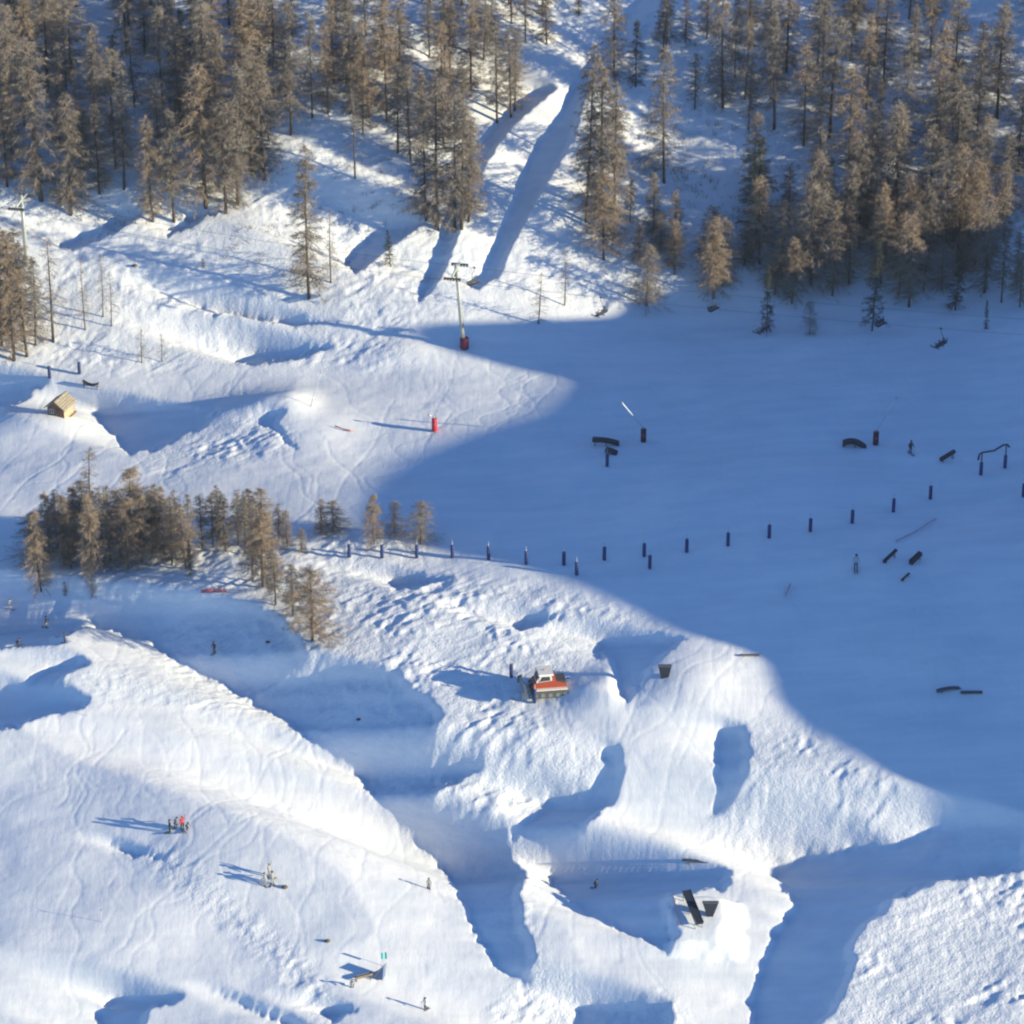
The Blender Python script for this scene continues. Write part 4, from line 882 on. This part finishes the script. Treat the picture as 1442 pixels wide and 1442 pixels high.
def strand(sg):
    a, b, c = far+side*2.7*sg, top1+side*2.7*sg+Vector((0, 0, -0.62)), top2+side*2.7*sg+Vector((0, 0, -0.62))
    e = c+(c-b).normalized()*60
    f = lambda p0, p1, sag: [p0.lerp(p1, k/12)-Vector((0, 0, 4*sag*(k/12)*(1-k/12))) for k in range(13)]
    return f(a, b, 1.2), f(b, c, 1.0), [c, e]
paths = {}
for sg in (-1, 1):
    s1, s2, s3 = strand(sg); paths[sg] = s1
    cb.tube(s1+s2[1:]+s3[1:], 0.022, 5)
co_ = cb.build('haul_cable', mat('cable_dark', (0.09, 0.10, 0.11), 0.5, 0.4)); tag(co_, 'steel haul cable of the chairlift running over both towers', 'cable')
CHM = mat('chair_frame', (0.07, 0.08, 0.10), 0.5, 0.3); SEATM = mat('chair_seat', (0.03, 0.04, 0.07), 0.6)
def cable_at(sg, px, off=0.0):
    best = None; pts = paths[sg]
    for a, b in zip(pts[:-1], pts[1:]):
        pa_, pb_ = project(*a)[0], project(*b)[0]
        if min(pa_, pb_) <= px <= max(pa_, pb_): best = a.lerp(b, (px-pa_)/(pb_-pa_))
    return best if best is not None else pts[-1]
def chair(label, c, yaw):
    o = thing('lift_chair', label, 'lift chair', c, yaw, 'chairs on the chairlift')            # local x: facing, y: along the seat; origin at the cable
    MB().tube([(0, 0, 0.05), (0, 0, -0.5), (-0.45, 0, -1.0), (-0.5, 0, -1.7)], 0.045, 8).build('hanger', CHM, o)
    MB().box((0, 0, 0.03), (0.4, 0.14, 0.2)).build('cable_grip', CHM, o)
    fm = MB().tube([(-0.5, -1.1, -1.75), (-0.5, 1.1, -1.75)], 0.04, 6)
    for y in (-1.1, 1.1): fm.tube([(-0.5, y, -1.75), (-0.45, y, -2.55), (0.2, y, -2.65)], 0.035, 6)
    fm.build('side_frame', CHM, o)
    MB().box((-0.1, 0, -2.62), (0.55, 2.2, 0.10)).build('seat', SEATM, o)
    MB().box((-0.44, 0, -2.28), (0.09, 2.2, 0.5), Matrix.Rotation(R(-8), 3, 'Y')).build('backrest', SEATM, o)
    MB().tube([(-0.45, -1.1, -2.1), (0.25, -1.1, -2.25), (0.25, 1.1, -2.25), (-0.45, 1.1, -2.1)], 0.025, 6).build('safety_bar', STEEL, o)
    return o
yaw0 = math.atan2(ldir.y, ldir.x)-R(30); yaw1 = yaw0+math.pi
def riders(c, yaw, spec):
    for (y, jk, tr_, hl, lab) in spec:
        loc = Vector(c)+Matrix.Rotation(yaw, 3, 'Z') @ Vector((-0.18, y, -2.60)); person(lab, loc, yaw, 'sit', jk, tr_, hl, True, 1.0, 'riders on the chairlift')
def sun_margin(p): return float(p[2]+T*(p[0]*ES[0]+p[1]*ES[1])-np.interp(p[0]*ET[0]+p[1]*ET[1], t_ax, ve))
for q_ in (851, 1075, 1325): print('chair sun margin', q_, round(sun_margin(cable_at(-1, q_)), 2))
c1 = cable_at(-1, 846); chair('lift chair nearest the lift tower, with a rider in white', c1, yaw0)
riders(c1, yaw0, [(-0.6, DARK, DARK, DARK, 'dark-clad rider on the chair nearest the lift tower'), (0.55, WHITE, WHITE, WHITE, 'rider in white on the chair nearest the lift tower')])
c2 = cable_at(-1, 1075); chair('lift chair with tan-clad riders above the edge of the shaded run', c2, yaw0)
riders(c2, yaw0, [(-0.75, TAN, DARK, RED, 'tan-clad rider with a red helmet on the middle loaded chair'), (0.0, (0.5, 0.38, 0.28), DARK, TAN, 'rider in pale brown in the middle of the middle loaded chair'), (0.75, (0.6, 0.5, 0.42), GREY, WHITE, 'rider with a white helmet on the middle loaded chair')])
c3 = cable_at(-1, 1325); chair('lift chair at the far right carrying riders in dark clothes', c3, yaw0)
riders(c3, yaw0, [(-0.6, NAVY, DARK, DARK, 'rider in navy on the right half of the far right chair'), (0.5, DARK, NAVY, NAVY, 'rider in black on the left half of the far right chair')])
chair('empty lift chair hanging in front of the forest foot, left of the dark conifer', cable_at(1, 1007), yaw1)
chair('empty lift chair at the right, left of the far right loaded chair', cable_at(1, 1243), yaw1)
chair('empty lift chair hanging right beside the lift tower', cable_at(1, 668), yaw1)
for q, s_, lab in [((190,375), 0.3, 'small dark rock on the open lit slope'), ((461,1326), 0.28, 'small dark rock on the lower lit slope'), ((401,1250), 0.3, 'small brown rock right of the grey-clad trio'), ((505,1014), 0.22, 'dark rock in the shaded bowl'), ((377,905), 0.22, 'dark rock in the shaded gully below the bushy larch')]:
    p = gp(*q); mb = MB().ball((0, 0, 0.1), s_, 9, 6, (1.5, 1.0, 0.8)); rr = random.Random(q[0])
    mb.v = [(x*(1+rr.uniform(-.2, .2)), y*(1+rr.uniform(-.2, .2)), z*(1+rr.uniform(-.2, .2))) for x, y, z in mb.v]
    r_ = mb.build('rock', mat('rock_brown', (0.12, 0.10, 0.085), 0.9, var=0.35)); r_.location = p; tag(r_, lab, 'rock')
p = gp(286,378); o = thing('shrub', 'low brown shrub on the open lit slope', 'shrub', p); o.scale = (0.09,)*3; part('stem', BUSH[0][0], o); part('twigs', BUSH[0][1], o)

# ---------------------------------------------------------------- thin winter haze between the viewer and the slope
hm_ = bpy.data.materials.new('winter_haze'); hm_.use_nodes = True; hn = hm_.node_tree
hn.nodes.remove(hn.nodes['Principled BSDF']); pv = hn.nodes.new('ShaderNodeVolumePrincipled')
pv.inputs['Color'].default_value = (0.86, 0.92, 1.0, 1); pv.inputs['Density'].default_value = 0.00005; pv.inputs['Anisotropy'].default_value = 0.2
hn.links.new(pv.outputs[0], hn.nodes['Material Output'].inputs['Volume'])
zl = float(MZ.min())-1.5; zh = max(CAM[2], float(MZ.max()), float(RZ.max()))+6
XM, YM0, YM1 = max(abs(XS[0]), XS[-1])+8, YS[0]-8, YS[-1]+8
hz = MB().box((0, (YM0+YM1)/2, (zl+zh)/2), (2*XM, YM1-YM0, zh-zl)).build('haze', hm_); hz['kind'] = 'stuff'; hz['label'] = 'thin bluish winter haze over the valley'
